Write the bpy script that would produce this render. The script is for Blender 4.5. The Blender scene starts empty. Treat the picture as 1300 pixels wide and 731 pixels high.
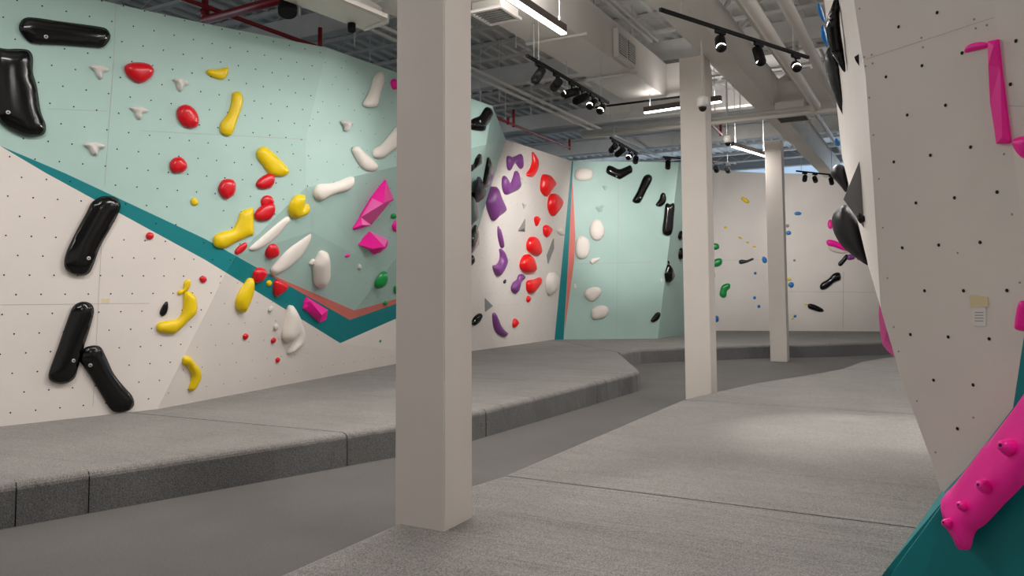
import bpy, bmesh, math, random
from mathutils import Vector, Matrix
from mathutils.geometry import delaunay_2d_cdt
random.seed(7)
C = bpy.context.scene.collection
PI = math.pi
# ------------------------------------------------------------------ camera
T_MAT = 0.31                      # crash mat thickness
H = 1.66                          # camera height
F, CX, PY = 980.0, 650.0, 303.5   # focal length and principal point for a 1300x731 frame
YAW, PITCH, ROLL = math.radians(28.5), math.radians(3.603), math.radians(-0.331)
FWD = Vector((-math.sin(YAW)*math.cos(PITCH), math.cos(YAW)*math.cos(PITCH), math.sin(PITCH)))
_r0 = Vector((math.cos(YAW), math.sin(YAW), 0)); _u0 = _r0.cross(FWD)
RGT = _r0*math.cos(ROLL)+_u0*math.sin(ROLL)
UPV = -_r0*math.sin(ROLL)+_u0*math.cos(ROLL)
ORG = Vector((0, 0, H))
cam_data = bpy.data.cameras.new('camera')
cam_data.sensor_width = 36.0
cam_data.lens = F/1300*36
cam_data.shift_y = -(365.5-PY)/1300
cam_data.clip_end = 200
cam = bpy.data.objects.new('camera', cam_data)
m = Matrix.Identity(4)
for i in range(3):
    m[i][0] = RGT[i]; m[i][1] = UPV[i]; m[i][2] = -FWD[i]; m[i][3] = ORG[i]
cam.matrix_world = m
C.objects.link(cam)
bpy.context.scene.camera = cam
# ------------------------------------------------------------------ world and exposure
world = bpy.data.worlds.new('world'); bpy.context.scene.world = world
world.use_nodes = True
bgn = world.node_tree.nodes['Background']
bgn.inputs[0].default_value = (1.0, 0.94, 0.91, 1); bgn.inputs[1].default_value = 0.62
vs = bpy.context.scene.view_settings
vs.view_transform = 'Standard'; vs.look = 'None'; vs.gamma = 1; vs.use_curve_mapping = False
vs.exposure = -0.35
# ------------------------------------------------------------------ picking helpers: a picture point onto a real plane
def ray(px, py): return FWD + RGT*((px-CX)/F) + UPV*((PY-py)/F)
def onz(px, py, z):
    r = ray(px, py); return ORG + r*((z-H)/r.z)
def atd(px, py, d): return ORG + ray(px, py)*d
class Plane:
    def __init__(s, p, n):
        s.p = Vector(p); s.n = Vector(n).normalized()
        if (ORG-s.p).dot(s.n) < 0: s.n = -s.n
    def hit(s, px, py, off=0.0):
        r = ray(px, py); return ORG + r*(((s.p+s.n*off-ORG).dot(s.n))/r.dot(s.n))
def plane3(a, b, c): return Plane(a, (b-a).cross(c-a))
def lean_plane(a, b, deg):        # plane through floor line a-b, leaning towards the camera by deg
    d = (b-a); d.z = 0; d.normalize()
    n = Vector((-d.y, d.x, 0))
    if (ORG-a).dot(n) < 0: n = -n
    up = Vector((0, 0, 1))+n*math.tan(math.radians(deg))
    return Plane(a, d.cross(up))
# ------------------------------------------------------------------ materials
def srgb(h):
    h = h.lstrip('#'); v = [int(h[i:i+2], 16)/255 for i in (0, 2, 4)]
    return tuple((c/12.92 if c <= .04045 else ((c+.055)/1.055)**2.4) for c in v)+(1,)
def mat(name, col, rough=.6, spec=.5, metal=0, bump=0, bscale=60, vary=0, vscale=3, coat=0, emis=None, estr=0):
    mt = bpy.data.materials.new(name); mt.use_nodes = True
    nt = mt.node_tree; b = nt.nodes['Principled BSDF']
    c = srgb(col) if isinstance(col, str) else col
    b.inputs['Base Color'].default_value = c
    b.inputs['Roughness'].default_value = rough
    b.inputs['Metallic'].default_value = metal
    b.inputs['Specular IOR Level'].default_value = spec
    b.inputs['Coat Weight'].default_value = coat
    if coat: b.inputs['Coat Roughness'].default_value = .12
    if emis:
        b.inputs['Emission Color'].default_value = srgb(emis); b.inputs['Emission Strength'].default_value = estr
    tc = nt.nodes.new('ShaderNodeTexCoord')
    if vary:
        n = nt.nodes.new('ShaderNodeTexNoise'); n.inputs['Scale'].default_value = vscale; n.inputs['Detail'].default_value = 6
        nt.links.new(tc.outputs['Object'], n.inputs['Vector'])
        r = nt.nodes.new('ShaderNodeMapRange'); r.inputs['From Min'].default_value = .3; r.inputs['From Max'].default_value = .7
        r.inputs['To Min'].default_value = 1-vary; r.inputs['To Max'].default_value = 1+vary*.4
        nt.links.new(n.outputs['Fac'], r.inputs['Value'])
        x = nt.nodes.new('ShaderNodeMix'); x.data_type = 'RGBA'; x.blend_type = 'MULTIPLY'; x.inputs[0].default_value = 1
        x.inputs[6].default_value = c
        nt.links.new(r.outputs[0], x.inputs[7]); nt.links.new(x.outputs[2], b.inputs['Base Color'])
    if bump:
        n2 = nt.nodes.new('ShaderNodeTexNoise'); n2.inputs['Scale'].default_value = bscale; n2.inputs['Detail'].default_value = 4
        nt.links.new(tc.outputs['Object'], n2.inputs['Vector'])
        bp = nt.nodes.new('ShaderNodeBump'); bp.inputs['Strength'].default_value = bump; bp.inputs['Distance'].default_value = .01
        nt.links.new(n2.outputs['Fac'], bp.inputs['Height']); nt.links.new(bp.outputs[0], b.inputs['Normal'])
    return mt
def fabric(name, lo, hi, scale=170, wr=.35, rough=.95):
    """heathered textile cover: speckle of two yarn colours, weave bump and long soft wrinkles"""
    mt = bpy.data.materials.new(name); mt.use_nodes = True
    nt = mt.node_tree; b = nt.nodes['Principled BSDF']; L = nt.links
    b.inputs['Roughness'].default_value = rough; b.inputs['Specular IOR Level'].default_value = .25
    b.inputs['Sheen Weight'].default_value = .15
    tc = nt.nodes.new('ShaderNodeTexCoord')
    n = nt.nodes.new('ShaderNodeTexNoise'); n.inputs['Scale'].default_value = scale; n.inputs['Detail'].default_value = 3
    n.inputs['Roughness'].default_value = .8
    L.new(tc.outputs['Object'], n.inputs['Vector'])
    cr = nt.nodes.new('ShaderNodeValToRGB')
    cr.color_ramp.elements[0].position = .36; cr.color_ramp.elements[0].color = srgb(lo)
    cr.color_ramp.elements[1].position = .64; cr.color_ramp.elements[1].color = srgb(hi)
    L.new(n.outputs['Fac'], cr.inputs[0])
    n2 = nt.nodes.new('ShaderNodeTexNoise'); n2.inputs['Scale'].default_value = 1.3; n2.inputs['Detail'].default_value = 5
    L.new(tc.outputs['Object'], n2.inputs['Vector'])
    r = nt.nodes.new('ShaderNodeMapRange'); r.inputs['From Min'].default_value = .3; r.inputs['From Max'].default_value = .7
    r.inputs['To Min'].default_value = .86; r.inputs['To Max'].default_value = 1.08
    L.new(n2.outputs['Fac'], r.inputs['Value'])
    x = nt.nodes.new('ShaderNodeMix'); x.data_type = 'RGBA'; x.blend_type = 'MULTIPLY'; x.inputs[0].default_value = 1
    L.new(cr.outputs[0], x.inputs[6]); L.new(r.outputs[0], x.inputs[7]); L.new(x.outputs[2], b.inputs['Base Color'])
    mp = nt.nodes.new('ShaderNodeMapping'); mp.inputs['Scale'].default_value = (.35, 2.2, 1); mp.inputs['Rotation'].default_value = (0, 0, .12)
    L.new(tc.outputs['Object'], mp.inputs['Vector'])
    n3 = nt.nodes.new('ShaderNodeTexNoise'); n3.inputs['Scale'].default_value = 1.6; n3.inputs['Detail'].default_value = 3
    n3.inputs['Distortion'].default_value = .8
    L.new(mp.outputs[0], n3.inputs['Vector'])
    b1 = nt.nodes.new('ShaderNodeBump'); b1.inputs['Strength'].default_value = wr; b1.inputs['Distance'].default_value = .12
    L.new(n3.outputs['Fac'], b1.inputs['Height'])
    b2 = nt.nodes.new('ShaderNodeBump'); b2.inputs['Strength'].default_value = .5; b2.inputs['Distance'].default_value = .004
    L.new(n.outputs['Fac'], b2.inputs['Height']); L.new(b1.outputs[0], b2.inputs['Normal']); L.new(b2.outputs[0], b.inputs['Normal'])
    return mt
M = {
 'white': mat('wall_paint_white', '#dcd5ce', .55, .3, bump=.05, bscale=40, vary=.05, vscale=1.2),
 'mint': mat('wall_paint_mint', '#a9c6be', .5, .3, bump=.05, bscale=40, vary=.05, vscale=1.5),
 'teal': mat('wall_paint_teal', '#0b7b80', .45, .3, bump=.05, bscale=40, vary=.06, vscale=2),
 'coral': mat('wall_paint_coral', '#d3766b', .5, .3, vary=.05),
 'hole': mat('hole_black', '#101010', .8),
 'joint': mat('panel_joint', '#a9a49d', .8),
 'mat': fabric('mat_cover', '#464441', '#9b9792', 150, .45),
 'mat_side': fabric('mat_side_cover', '#4a4b4b', '#858584', 120, wr=.2),
 'floor': fabric('floor_carpet', '#4b4946', '#5f5c58', scale=90, wr=.0),
 'column': mat('column_paint', '#d0c9c1', .6, .3, bump=.04, bscale=20, vary=.03),
 'metalw': mat('painted_metal_white', '#dcd8d2', .5, .4, bump=.04, bscale=8, vary=.06, vscale=1.2),
 'deck': mat('roof_deck_paint', '#d3d2cf', .8, .2, bump=.1, bscale=6, vary=.14, vscale=.8),
 'steel': mat('painted_steel', '#d6d4d0', .6, .3, vary=.08),
 'galv': mat('grille_grey', '#8f8f8b', .6, .3),  # plain grey of vent slats, grilles and the small bolt holes
 'redpipe': mat('pipe_red', '#8f1219', .4, .5),
 'trackb': mat('track_black', '#070708', .65, .2),
 'lampoff': mat('lens_dark', '#3a3a3a', .2),
 'lens': mat('lens_lit', '#ffffff', .3, emis='#fff4e4', estr=22),
 'tube': mat('tube_lit', '#ffffff', .3, emis='#fff8ef', estr=9),
 'housing': mat('light_housing', '#5b4f4b', .45, .5),
 'domew': mat('dome_housing', '#d9d7d2', .4, .5),
 'bolt': mat('bolt_steel', '#d5d5d2', .3, .6, metal=.7),
 'black': mat('hold_black', '#040405', .16, .45, bump=.03, bscale=9),
 'blackm': mat('hold_black_matt', '#26262a', .42, .5, bump=.12, bscale=14),
 'red': mat('hold_red', '#cc0a1c', .28, .5, bump=.05, bscale=22),
 'redb': mat('hold_bright_red', '#f0161b', .3, .5, bump=.05, bscale=22),
 'yellow': mat('hold_yellow', '#e4c40a', .38, .4, bump=.08, bscale=25, vary=.07, vscale=6),
 'pink': mat('hold_pink', '#f4129a', .4, .4, bump=.05, bscale=25),
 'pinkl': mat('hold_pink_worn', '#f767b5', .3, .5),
 'green': mat('hold_green', '#0d9145', .3, .5, bump=.05),
 'blue': mat('hold_blue', '#1672ba', .35, .5, bump=.05),
 'purple': mat('hold_purple', '#7d4184', .35, .5, bump=.05, bscale=20),
 'whiteh': mat('hold_white', '#e3dcd3', .5, .4, bump=.06, bscale=25),
 'greyh': mat('hold_grey', '#8c8c8a', .6, .3, bump=.05),
 'paleh': mat('hold_pale_grey', '#cdc9c2', .6, .3, bump=.2, bscale=35),
 'volgrey': mat('volume_grey', '#868788', .6, .3, bump=.1, bscale=50),
 'tape': mat('masking_tape', '#d9cba0', .6),
 'paper': mat('paper', '#dcdad8', .7),
 'outer': mat('outer_wall_paint', '#9aa0a6', .8, .2, vary=.1, vscale=.7),
 'pane': mat('window_daylight', '#bcd4ea', .3, emis='#b5d3f2', estr=.9),
}
# ------------------------------------------------------------------ object helpers
def obj(name, verts, faces, mats, parent=None, smooth=False, mi=None):
    me = bpy.data.meshes.new(name); me.from_pydata([tuple(v) for v in verts], [], faces)
    if not isinstance(mats, (list, tuple)): mats = [mats]
    for q in mats: me.materials.append(q)
    if mi: me.polygons.foreach_set('material_index', mi)
    if smooth: me.polygons.foreach_set('use_smooth', [True]*len(me.polygons))
    me.update()
    o = bpy.data.objects.new(name, me); C.objects.link(o)
    if parent: o.parent = parent
    return o
def from_bm(name, bm, mats, parent=None, smooth=False):
    bm.normal_update()
    me = bpy.data.meshes.new(name); bm.to_mesh(me); bm.free()
    if not isinstance(mats, (list, tuple)): mats = [mats]
    for q in mats: me.materials.append(q)
    if smooth: me.polygons.foreach_set('use_smooth', [True]*len(me.polygons))
    o = bpy.data.objects.new(name, me); C.objects.link(o)
    if parent: o.parent = parent
    return o
def tag(o, label, cat, group=None):
    o['label'] = label; o['category'] = cat
    if group: o['group'] = group
    return o
def empty(name, loc, label, cat, group=None):
    o = bpy.data.objects.new(name, None); o.location = loc; o.empty_display_size = .1; C.objects.link(o)
    o['_loc'] = tuple(loc)
    tag(o, label, cat, group)
    return o
def adopt(root, o):               # o is built in world coordinates: keep it there under root
    o.parent = root; o.matrix_parent_inverse = Matrix.Translation(-Vector(root.location)); return o
def struct(o): o['kind'] = 'structure'; return o
def box(name, c, size, mt, parent=None, rot=None, bevel=0):
    bm = bmesh.new(); bmesh.ops.create_cube(bm, size=1)
    for v in bm.verts: v.co = Vector((v.co.x*size[0], v.co.y*size[1], v.co.z*size[2]))
    if bevel: bmesh.ops.bevel(bm, geom=bm.edges[:], offset=bevel, segments=2, affect='EDGES')
    if rot is not None: bmesh.ops.transform(bm, matrix=rot.to_4x4(), verts=bm.verts)
    bmesh.ops.translate(bm, vec=Vector(c), verts=bm.verts)
    o = from_bm(name, bm, mt)
    if parent: adopt(parent, o)
    return o
def prism(name, base, up, mt, parent=None, bevel=0, smooth=False):   # base: list of world points, extruded by vector up
    bm = bmesh.new(); n = len(base)
    a = [bm.verts.new(p) for p in base]; b = [bm.verts.new(Vector(p)+Vector(up)) for p in base]
    bm.faces.new(a[::-1]); bm.faces.new(b)
    for i in range(n): bm.faces.new((a[i], a[(i+1) % n], b[(i+1) % n], b[i]))
    bmesh.ops.recalc_face_normals(bm, faces=bm.faces)
    if bevel: bmesh.ops.bevel(bm, geom=bm.edges[:], offset=bevel, segments=3, affect='EDGES')
    o = from_bm(name, bm, mt, smooth=smooth)
    if parent: adopt(parent, o)
    return o
def tube(name, pts, r, mt, parent=None, seg=12, caps=True):
    pts = [Vector(p) for p in pts]; V = []; Fc = []
    prev = None
    for i, p in enumerate(pts):
        if i == 0: d = pts[1]-p
        elif i == len(pts)-1: d = p-pts[i-1]
        else: d = (pts[i+1]-p).normalized()+(p-pts[i-1]).normalized()
        d.normalize()
        if prev is None:
            a = Vector((0, 0, 1)) if abs(d.z) < .9 else Vector((1, 0, 0)); u = d.cross(a).normalized()
        else:
            u = (prev-d*prev.dot(d)).normalized()
        prev = u; w = d.cross(u)
        rr = r[i] if isinstance(r, (list, tuple)) else r
        for k in range(seg):
            t = 2*PI*k/seg; V.append(p+u*math.cos(t)*rr+w*math.sin(t)*rr)
    for i in range(len(pts)-1):
        for k in range(seg):
            Fc.append((i*seg+k, i*seg+(k+1) % seg, (i+1)*seg+(k+1) % seg, (i+1)*seg+k))
    if caps:
        Fc.append(tuple(range(seg))[::-1]); Fc.append(tuple((len(pts)-1)*seg+k for k in range(seg)))
    o = obj(name, V, Fc, mt)
    me = o.data; me.polygons.foreach_set('use_smooth', [len(p.vertices) == 4 for p in me.polygons])
    if parent: adopt(parent, o)
    return o
def bend(p0, p1, p2, r, n=6):      # rounded corner points between three points
    a = p1+(p0-p1).normalized()*r; b = p1+(p2-p1).normalized()*r
    out = []
    for i in range(n+1):
        t = i/n; out.append(a*(1-t)**2+p1*2*t*(1-t)+b*t*t)
    return out
# ------------------------------------------------------------------ lights behind the frame and in the hall
def area(name, loc, size, size_y, power, col=(1, .95, .922), target=None, spread=PI):
    l = bpy.data.lights.new(name, 'AREA'); l.shape = 'RECTANGLE'; l.size = size; l.size_y = size_y; l.energy = power; l.color = col; l.spread = spread
    o = bpy.data.objects.new(name, l); o.location = loc; C.objects.link(o)
    if target is not None:
        o.rotation_euler = (Vector(target)-Vector(loc)).to_track_quat('-Z', 'Y').to_euler()
    return o
def spot(name, loc, target, power, angle=50, blend=.6, col=(1, .955, .93), rad=.05):
    l = bpy.data.lights.new(name, 'SPOT'); l.energy = power; l.spot_size = math.radians(angle); l.spot_blend = blend; l.color = col; l.shadow_soft_size = rad
    o = bpy.data.objects.new(name, l); o.location = loc; C.objects.link(o)
    o.rotation_euler = (Vector(target)-Vector(loc)).to_track_quat('-Z', 'Y').to_euler()
    return o
# added unseen fill lights, no lamp bodies, over the aisle and behind the camera
for k, (x, y, p) in enumerate([(-5.6, 2.5, 140), (-4.6, 6.2, 130), (1.5, 3.0, 330), (-8.5, -1, 60), (1.6, 8.5, 190), (2.4, 13.5, 160)]):
    area('hall_fill_light', (x, y, 5.0), .25, 2.4, p)
    area('ceiling_fill_light', (x, y, 5.12), .25, 2.4, p*.42, target=(x, y, 9))  # added upward fill that brightens the ceiling
# ------------------------------------------------------------------ floor and mats
t = T_MAT
flo = struct(obj('floor', [(-30, -12, 0), (20, -12, 0), (20, 34, 0), (-30, 34, 0)], [(0, 1, 2, 3)], M['floor']))
def catmull(pts, n=6):
    out = []
    for i in range(len(pts)-1):
        p0 = pts[max(i-1, 0)]; p1 = pts[i]; p2 = pts[i+1]; p3 = pts[min(i+2, len(pts)-1)]
        for k in range(n):
            s = k/n; out.append(.5*((2*p1)+(p2-p0)*s+(2*p0-5*p1+4*p2-p3)*s*s+(3*p1-p0-3*p2+p3)*s**3))
    return out+[pts[-1]]
def make_mat(poly, label, edge=(), group='grey crash mats', thick=T_MAT):
    """poly: plan outline (world xy); edge: vertex pairs (i,i+1) that are free rounded edges"""
    bm = bmesh.new(); n = len(poly)
    lo = [bm.verts.new((p[0], p[1], 0)) for p in poly]; hi = [bm.verts.new((p[0], p[1], thick)) for p in poly]
    bm.faces.new(hi)
    sf = []
    for i in range(n): sf.append(bm.faces.new((lo[i], lo[(i+1) % n], hi[(i+1) % n], hi[i])))
    bmesh.ops.recalc_face_normals(bm, faces=bm.faces)
    top = [f for f in bm.faces if len(f.verts) == n and abs(f.normal.z) > .9][0]
    if top.normal.z < 0: bmesh.ops.reverse_faces(bm, faces=bm.faces)
    for f in sf: f.material_index = 1
    bm.edges.ensure_lookup_table()
    free = []; seam = []
    for i in range(n):
        e = bm.edges.get((hi[i], hi[(i+1) % n]))
        (free if i in edge else seam).append(e)
    if free: bmesh.ops.bevel(bm, geom=free, offset=.055, segments=4, affect='EDGES', profile=.5)
    seam = [e for e in seam if e.is_valid]
    o = from_bm('crash_mat', bm, [M['mat'], M['mat_side']], smooth=False)
    for p in o.data.polygons:
        p.use_smooth = False
        if p.normal.z > .3: p.material_index = 0
    tag(o, label, 'crash mat', group)
    return o
def xy(p): return Vector((p.x, p.y))
g = .009                           # half seam gap
def off(a, b, d):                  # shift a seam line sideways
    n = (b-a).normalized(); n = Vector((-n.y, n.x)); return a+n*d, b+n*d
# left mat: plan points
wl = lambda x, y: xy(onz(x, y, t))
fb = lambda x, y: xy(onz(x, y, 0))
WA0, WA1 = wl(-420, 588), wl(200, 517.9)
WA = wl(161.7, 523.4); WB = wl(430, 474.5); WJ = wl(557, 451.5); WM = wl(704, 431)
E0, E1, E2 = fb(-700, 801), fb(0, 672.3), fb(500, 580.9)
EA = E1.lerp(E2, .84)              # seam a at the front edge
E3 = fb(600, 559.5); E4 = fb(813.8, 495.5)
EB = E3.lerp(E4, .66)
EC = xy(onz(787, 447.6, t))
E4b = E4+(EC-E4).normalized()*.25
back = [xy(onz(*q, t)) for q in ((813, 443.2), (868.7, 441), (960, 438), (977, 437.6))]
backr = [xy(onz(*q, t)) for q in ((977, 437.6), (1040, 436.6), (1120, 434))]
def gap(pts_pair, sgn): return off(pts_pair[0], pts_pair[1], g*sgn)
a1, a2 = gap((WA, EA), -1); b1, b2 = gap((WA, EA), 1)
make_mat([WA0, a1, a2, E1, E0], 'grey crash mat nearest at the left, under the long black holds', edge=(2, 3))
c1, c2 = gap((WB, EB), -1); d1, d2 = gap((WB, EB), 1)
make_mat([b1, WA1, c1, c2, E3, E2, b2], 'long grey crash mat running behind the front column, below the pink holds', edge=(3, 4, 5))
f1, f2 = gap((WM, EC), -1); h1_, h2_ = gap((WM, EC), 1)
cor = catmull([EB, E3.lerp(E4, .93), E4b, EC.lerp(E4, .25), EC], 5)
E4c = [E4+(E3-E4).normalized()*.35, E4+(E3-E4).normalized()*.12+(EC-E4).normalized()*.03, E4+(EC-E4).normalized()*.12, E4+(EC-E4).normalized()*.4]
make_mat([d1, WJ, f1, f2]+E4c[::-1]+[d2], 'grey crash mat with a curved corner, below the purple and red holds', edge=(3, 4, 5, 6, 7))
WN = wl(835, 429.5); WO = wl(872, 423.5); WP0 = wl(885, 419.6); WP = wl(990, 419.5); WP2 = wl(1300, 421)
s1, s2 = gap((WP, back[-1]), -1); t1, t2 = gap((WP, back[-1]), 1)
make_mat([h1_, WN, WO, WP0, s1, s2]+back[:-1][::-1]+[h2_], 'grey crash mat below the mint wall, left of the far column', edge=(5, 6, 7, 8))
far_r = WP2; fr2 = backr[-1]+(backr[-1]-backr[0])*.6
make_mat([t1, far_r, fr2, backr[2], backr[1], t2], 'grey crash mat along the far white wall, right of the far column', edge=(2, 3, 4))
mats_ = [q for q in C.objects if q.name.startswith('crash_mat')]
def seam_line(mt_, pa, pb, px):     # stitched vertical seam on the free side of a mat
    best = min((pa.lerp(pb, k/400) for k in range(401)), key=lambda q: abs(to_px0(Vector((q.x, q.y, .1)))-px))
    n_ = (pb-pa).normalized(); n_ = Vector((n_.y, -n_.x))
    if n_.dot(Vector((0, 0))-best) < 0: n_ = -n_
    q = best+n_*.001
    o_ = tube('stitched_seam', [Vector((q.x, q.y, .005)), Vector((q.x, q.y, t-.05)), Vector((q.x-n_.x*.02, q.y-n_.y*.02, t-.012)), Vector((q.x-n_.x*.07, q.y-n_.y*.07, t))], .004, M['trackb'], None, 6)
    o_.parent = mt_
def to_px0(p):
    v = p-ORG; return CX+F*v.dot(RGT)/v.dot(FWD)
seam_line(mats_[0], E1, E2, 20.5)
seam_line(mats_[0], E1, E2, 112)
seam_line(mats_[1], E3, E4, 617)
# right mat: left edge runs along the column row
RE = [xy(onz(*q, t)) for q in ((344.7, 731), (500, 663.5), (591, 617), (636, 598), (866, 507.5), (911, 496), (960, 485.5), (1040, 473), (1068, 467), (1091, 459), (1135, 452), (1200, 448))]
RE0 = RE[0]+(RE[0]-RE[1]).normalized()*6
def beyond(p, q, d): return q+(q-p).normalized()*d
s1L = xy(onz(636, 603, t)); s1R = xy(onz(1155, 669, t)); s1R = beyond(s1L, s1R, 2.6)
s2L = xy(onz(864.6, 507, t)); s2R = xy(onz(1160, 525.5, t)); s2R = beyond(s2L, s2R, 3)
s3L = xy(onz(1068, 467.5, t)); s3R = xy(onz(1138, 472, t)); s3R = beyond(s3L, s3R, 4)
u1, u2 = gap((s1L, s1R), -1); v1, v2 = gap((s1L, s1R), 1)
make_mat([RE0, Vector((6.5, RE0.y)), s1R*1+Vector((0, 0)), u1, RE[2], RE[1], RE[0]] if False else [RE0, RE[0], RE[1], RE[2], u1, u2, Vector((u2.x, RE0.y))],
         'grey crash mat nearest the camera, around the foot of the front column', edge=(0, 1, 2, 3))
w1, w2 = gap((s2L, s2R), -1); z1, z2 = gap((s2L, s2R), 1)
make_mat([v1, w1, w2, v2], 'wide grey crash mat between the two dark seams, with a bright pool of light', edge=(0,))
k1, k2 = gap((s3L, s3R), -1); l1, l2 = gap((s3L, s3R), 1)
make_mat([z1, RE[5], RE[6], RE[7], k1, k2, z2], 'grey crash mat just right of the middle column', edge=(0, 1, 2, 3))
make_mat([l1, RE[9], RE[10], RE[11], l2+Vector((0, 2.5)), l2], 'farthest crash mat of the right aisle side, with a bent edge', edge=(0, 1, 2))
# ------------------------------------------------------------------ climbing walls
TRI = []                            # wall triangles, used to set the holds on the wall
class Wall:
    def __init__(s, name): s.name = name; s.V = []; s.Fc = []; s.mi = []; s.mats = []
    def face(s, pts, mt):
        i0 = len(s.V); s.V += [Vector(p) for p in pts]
        n = len(pts); nn = Vector()
        for i in range(n): nn += Vector(pts[i]).cross(Vector(pts[(i+1) % n]))
        c = sum((Vector(p) for p in pts), Vector())/n
        idx = list(range(i0, i0+n))
        if nn.dot(ORG-c) < 0: idx = idx[::-1]
        if mt not in s.mats: s.mats.append(mt)
        s.Fc.append(tuple(idx)); s.mi.append(s.mats.index(mt))
        for i in range(1, n-1): TRI.append((Vector(pts[0]), Vector(pts[i]), Vector(pts[i+1]), s))
    def build(s, thick=.12):
        bm = bmesh.new()
        vs_ = [bm.verts.new(v) for v in s.V]
        for f, q in zip(s.Fc, s.mi):
            ff = bm.faces.new([vs_[i] for i in f]); ff.material_index = q
        bmesh.ops.remove_doubles(bm, verts=bm.verts, dist=.002)
        s.o = struct(from_bm(s.name, bm, [M[q] for q in s.mats]))
        so = s.o.modifiers.new('panel', 'SOLIDIFY'); so.thickness = thick; so.offset = -1
        return s.o
def down(p): return Vector((p.x, p.y, 0))
# --- left wall: faces A (near, leaning), D (lower right), B (upper right) and the faceted bulge between them
LW = Wall('wall_left')
A = lean_plane(onz(0, 541.3, t), onz(161.7, 523.4, t), 3)
a_ = A.hit
F1 = a_(200, 518.5); FL = a_(287, 346); FU = a_(300, 325); F3 = a_(388, 238); F4 = a_(388, 177); F5 = a_(415, 60.5)
LB = a_(-420, 589); LM1 = a_(-420, 20); LM0 = a_(-420, 25); LT = a_(-420, -122)
tl0 = a_(0, 185)
LW.face([LT, LM1, tl0, a_(83, 220), a_(260, 303), FU, F3, F4, F5, a_(258.5, 29.5), a_(125.5, 0)], 'mint')
LW.face([tl0, a_(59, 220), a_(260, 329.5), FL, FU, a_(260, 303), a_(83, 220)], 'teal')
LW.face([LM1, LB, F1, FL, a_(260, 329.5), a_(59, 220), tl0], 'white')
LW.face([LB, F1, down(F1), down(LB)], 'white')
JB = onz(557, 451.5, t)
D = plane3(F1, FU, JB); d_ = D.hit
# far left wall plane W2 parallel to the aisle
W2 = lean_plane(JB, onz(704, 431, t), 6); w_ = W2.hit
J1 = w_(642, 177)
JC = w_(585, 357); JT = w_(581, 370)
LW.face([F1, FL, d_(432, 435.5), JT, JB], 'white')
LW.face([FL, FU, d_(444, 406), d_(432, 435.5)], 'teal')
LW.face([d_(432, 435.5), d_(444, 406), JC, JT], 'teal')
LW.face([F1, JB, down(JB), down(F1)], 'white')
# B
KT = onz(625, 134.5, F5.z)
B = plane3(F3, F5, KT); b_ = B.hit
cr1 = b_(450, 224); cr2 = b_(617, 183.5)
LW.face([F5, F4, F3, cr1, cr2, KT], 'mint')
K3 = J1.lerp(JC, .62)+(b_(617, 183)-J1)*.12
LW.face([KT, cr2, J1], 'mint')
# bulge with four facets above the coral line
V2c = d_(444, 406)
Q = plane3(F3, FU, V2c)
V2u = Q.hit(450, 394)
PL = Q.hit(318, 337)
X1 = Q.hit(396, 294, .05); XB = Q.hit(395, 370.5)
X2 = Q.hit(403, 254, .03)
CP = plane3(V2u, cr1, cr2); X3 = CP.hit(462, 330, .02); X2 = CP.hit(403, 254, .03)
LW.face([F3, FU, PL, XB, X1], 'mint')
LW.face([F3, X1, X2], 'mint')
LW.face([F3, X2, cr1], 'mint')
LW.face([X1, XB, X3, X2], 'mint')
LW.face([X2, X3, cr1], 'mint')
LW.face([XB, V2u, X3], 'mint')
LW.face([cr1, X3, V2u], 'mint'); LW.face([cr1, V2u, cr2], 'mint'); LW.face([cr2, V2u, JC], 'mint')
LW.face([cr2, JC, J1], 'mint')
XL = d_(395, 379)
LW.face([FU, V2c, V2u, XB, PL], 'coral')
LW.face([V2u, V2c, JC], 'coral')
LW.build()
# --- far left wall with purple and red holds
W2w = Wall('wall_left_far')
MT0 = w_(726, 204.5); MB0 = onz(704, 431, t)
W2w.face([J1, JB, MB0, MT0], 'white'); W2w.face([JB, MB0, down(MB0), down(JB)], 'white')
W2w.build()
# --- mint back wall
MW = Wall('wall_back_left')
MB1 = onz(835, 429.8, t)
Mp = plane3(MB0, MB1, MT0); m_ = Mp.hit
tb1 = m_(717.5, 430.9); 
MTe = m_(862, 205.8)
MW.face([m_(715.5, 430.9), m_(722.5, 310), m_(727.5, 204.5), MTe, MB1], 'mint')
MW.face([MB0, MT0, m_(727.5, 204.5), m_(722.5, 310), m_(715.5, 430.9)], 'teal')
MB2 = onz(884, 420.5, t)
M2p = plane3(MB1, MTe, MB2); MT2 = M2p.hit(897, 208)
MW.face([MB1, MTe, MT2, MB2], 'mint')
MW.face([MB0, MB1, down(MB1), down(MB0)], 'mint'); MW.face([MB1, MB2, down(MB2), down(MB1)], 'mint')
MW.build()
cs = [m_(q[0], q[1], .004) for q in ((726.6, 225), (730.5, 300), (728.5, 335), (716.5, 423), (722.5, 310))]
o = obj('painted_stripe', cs, [tuple(range(5))], M['coral'], MW.o)
# --- white back wall
BW = Wall('wall_back')
q0, q1 = onz(872, 419.3, t), onz(1300, 421.5, t)
Wp = lean_plane(q0, q1, 0); 
BW.face([q0, q1, Wp.hit(1300, 226), Wp.hit(972, 219.5), Wp.hit(872, 213.5)], 'white')
BW.face([q0, q1, down(q1), down(q0)], 'white')
BW.build()
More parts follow.
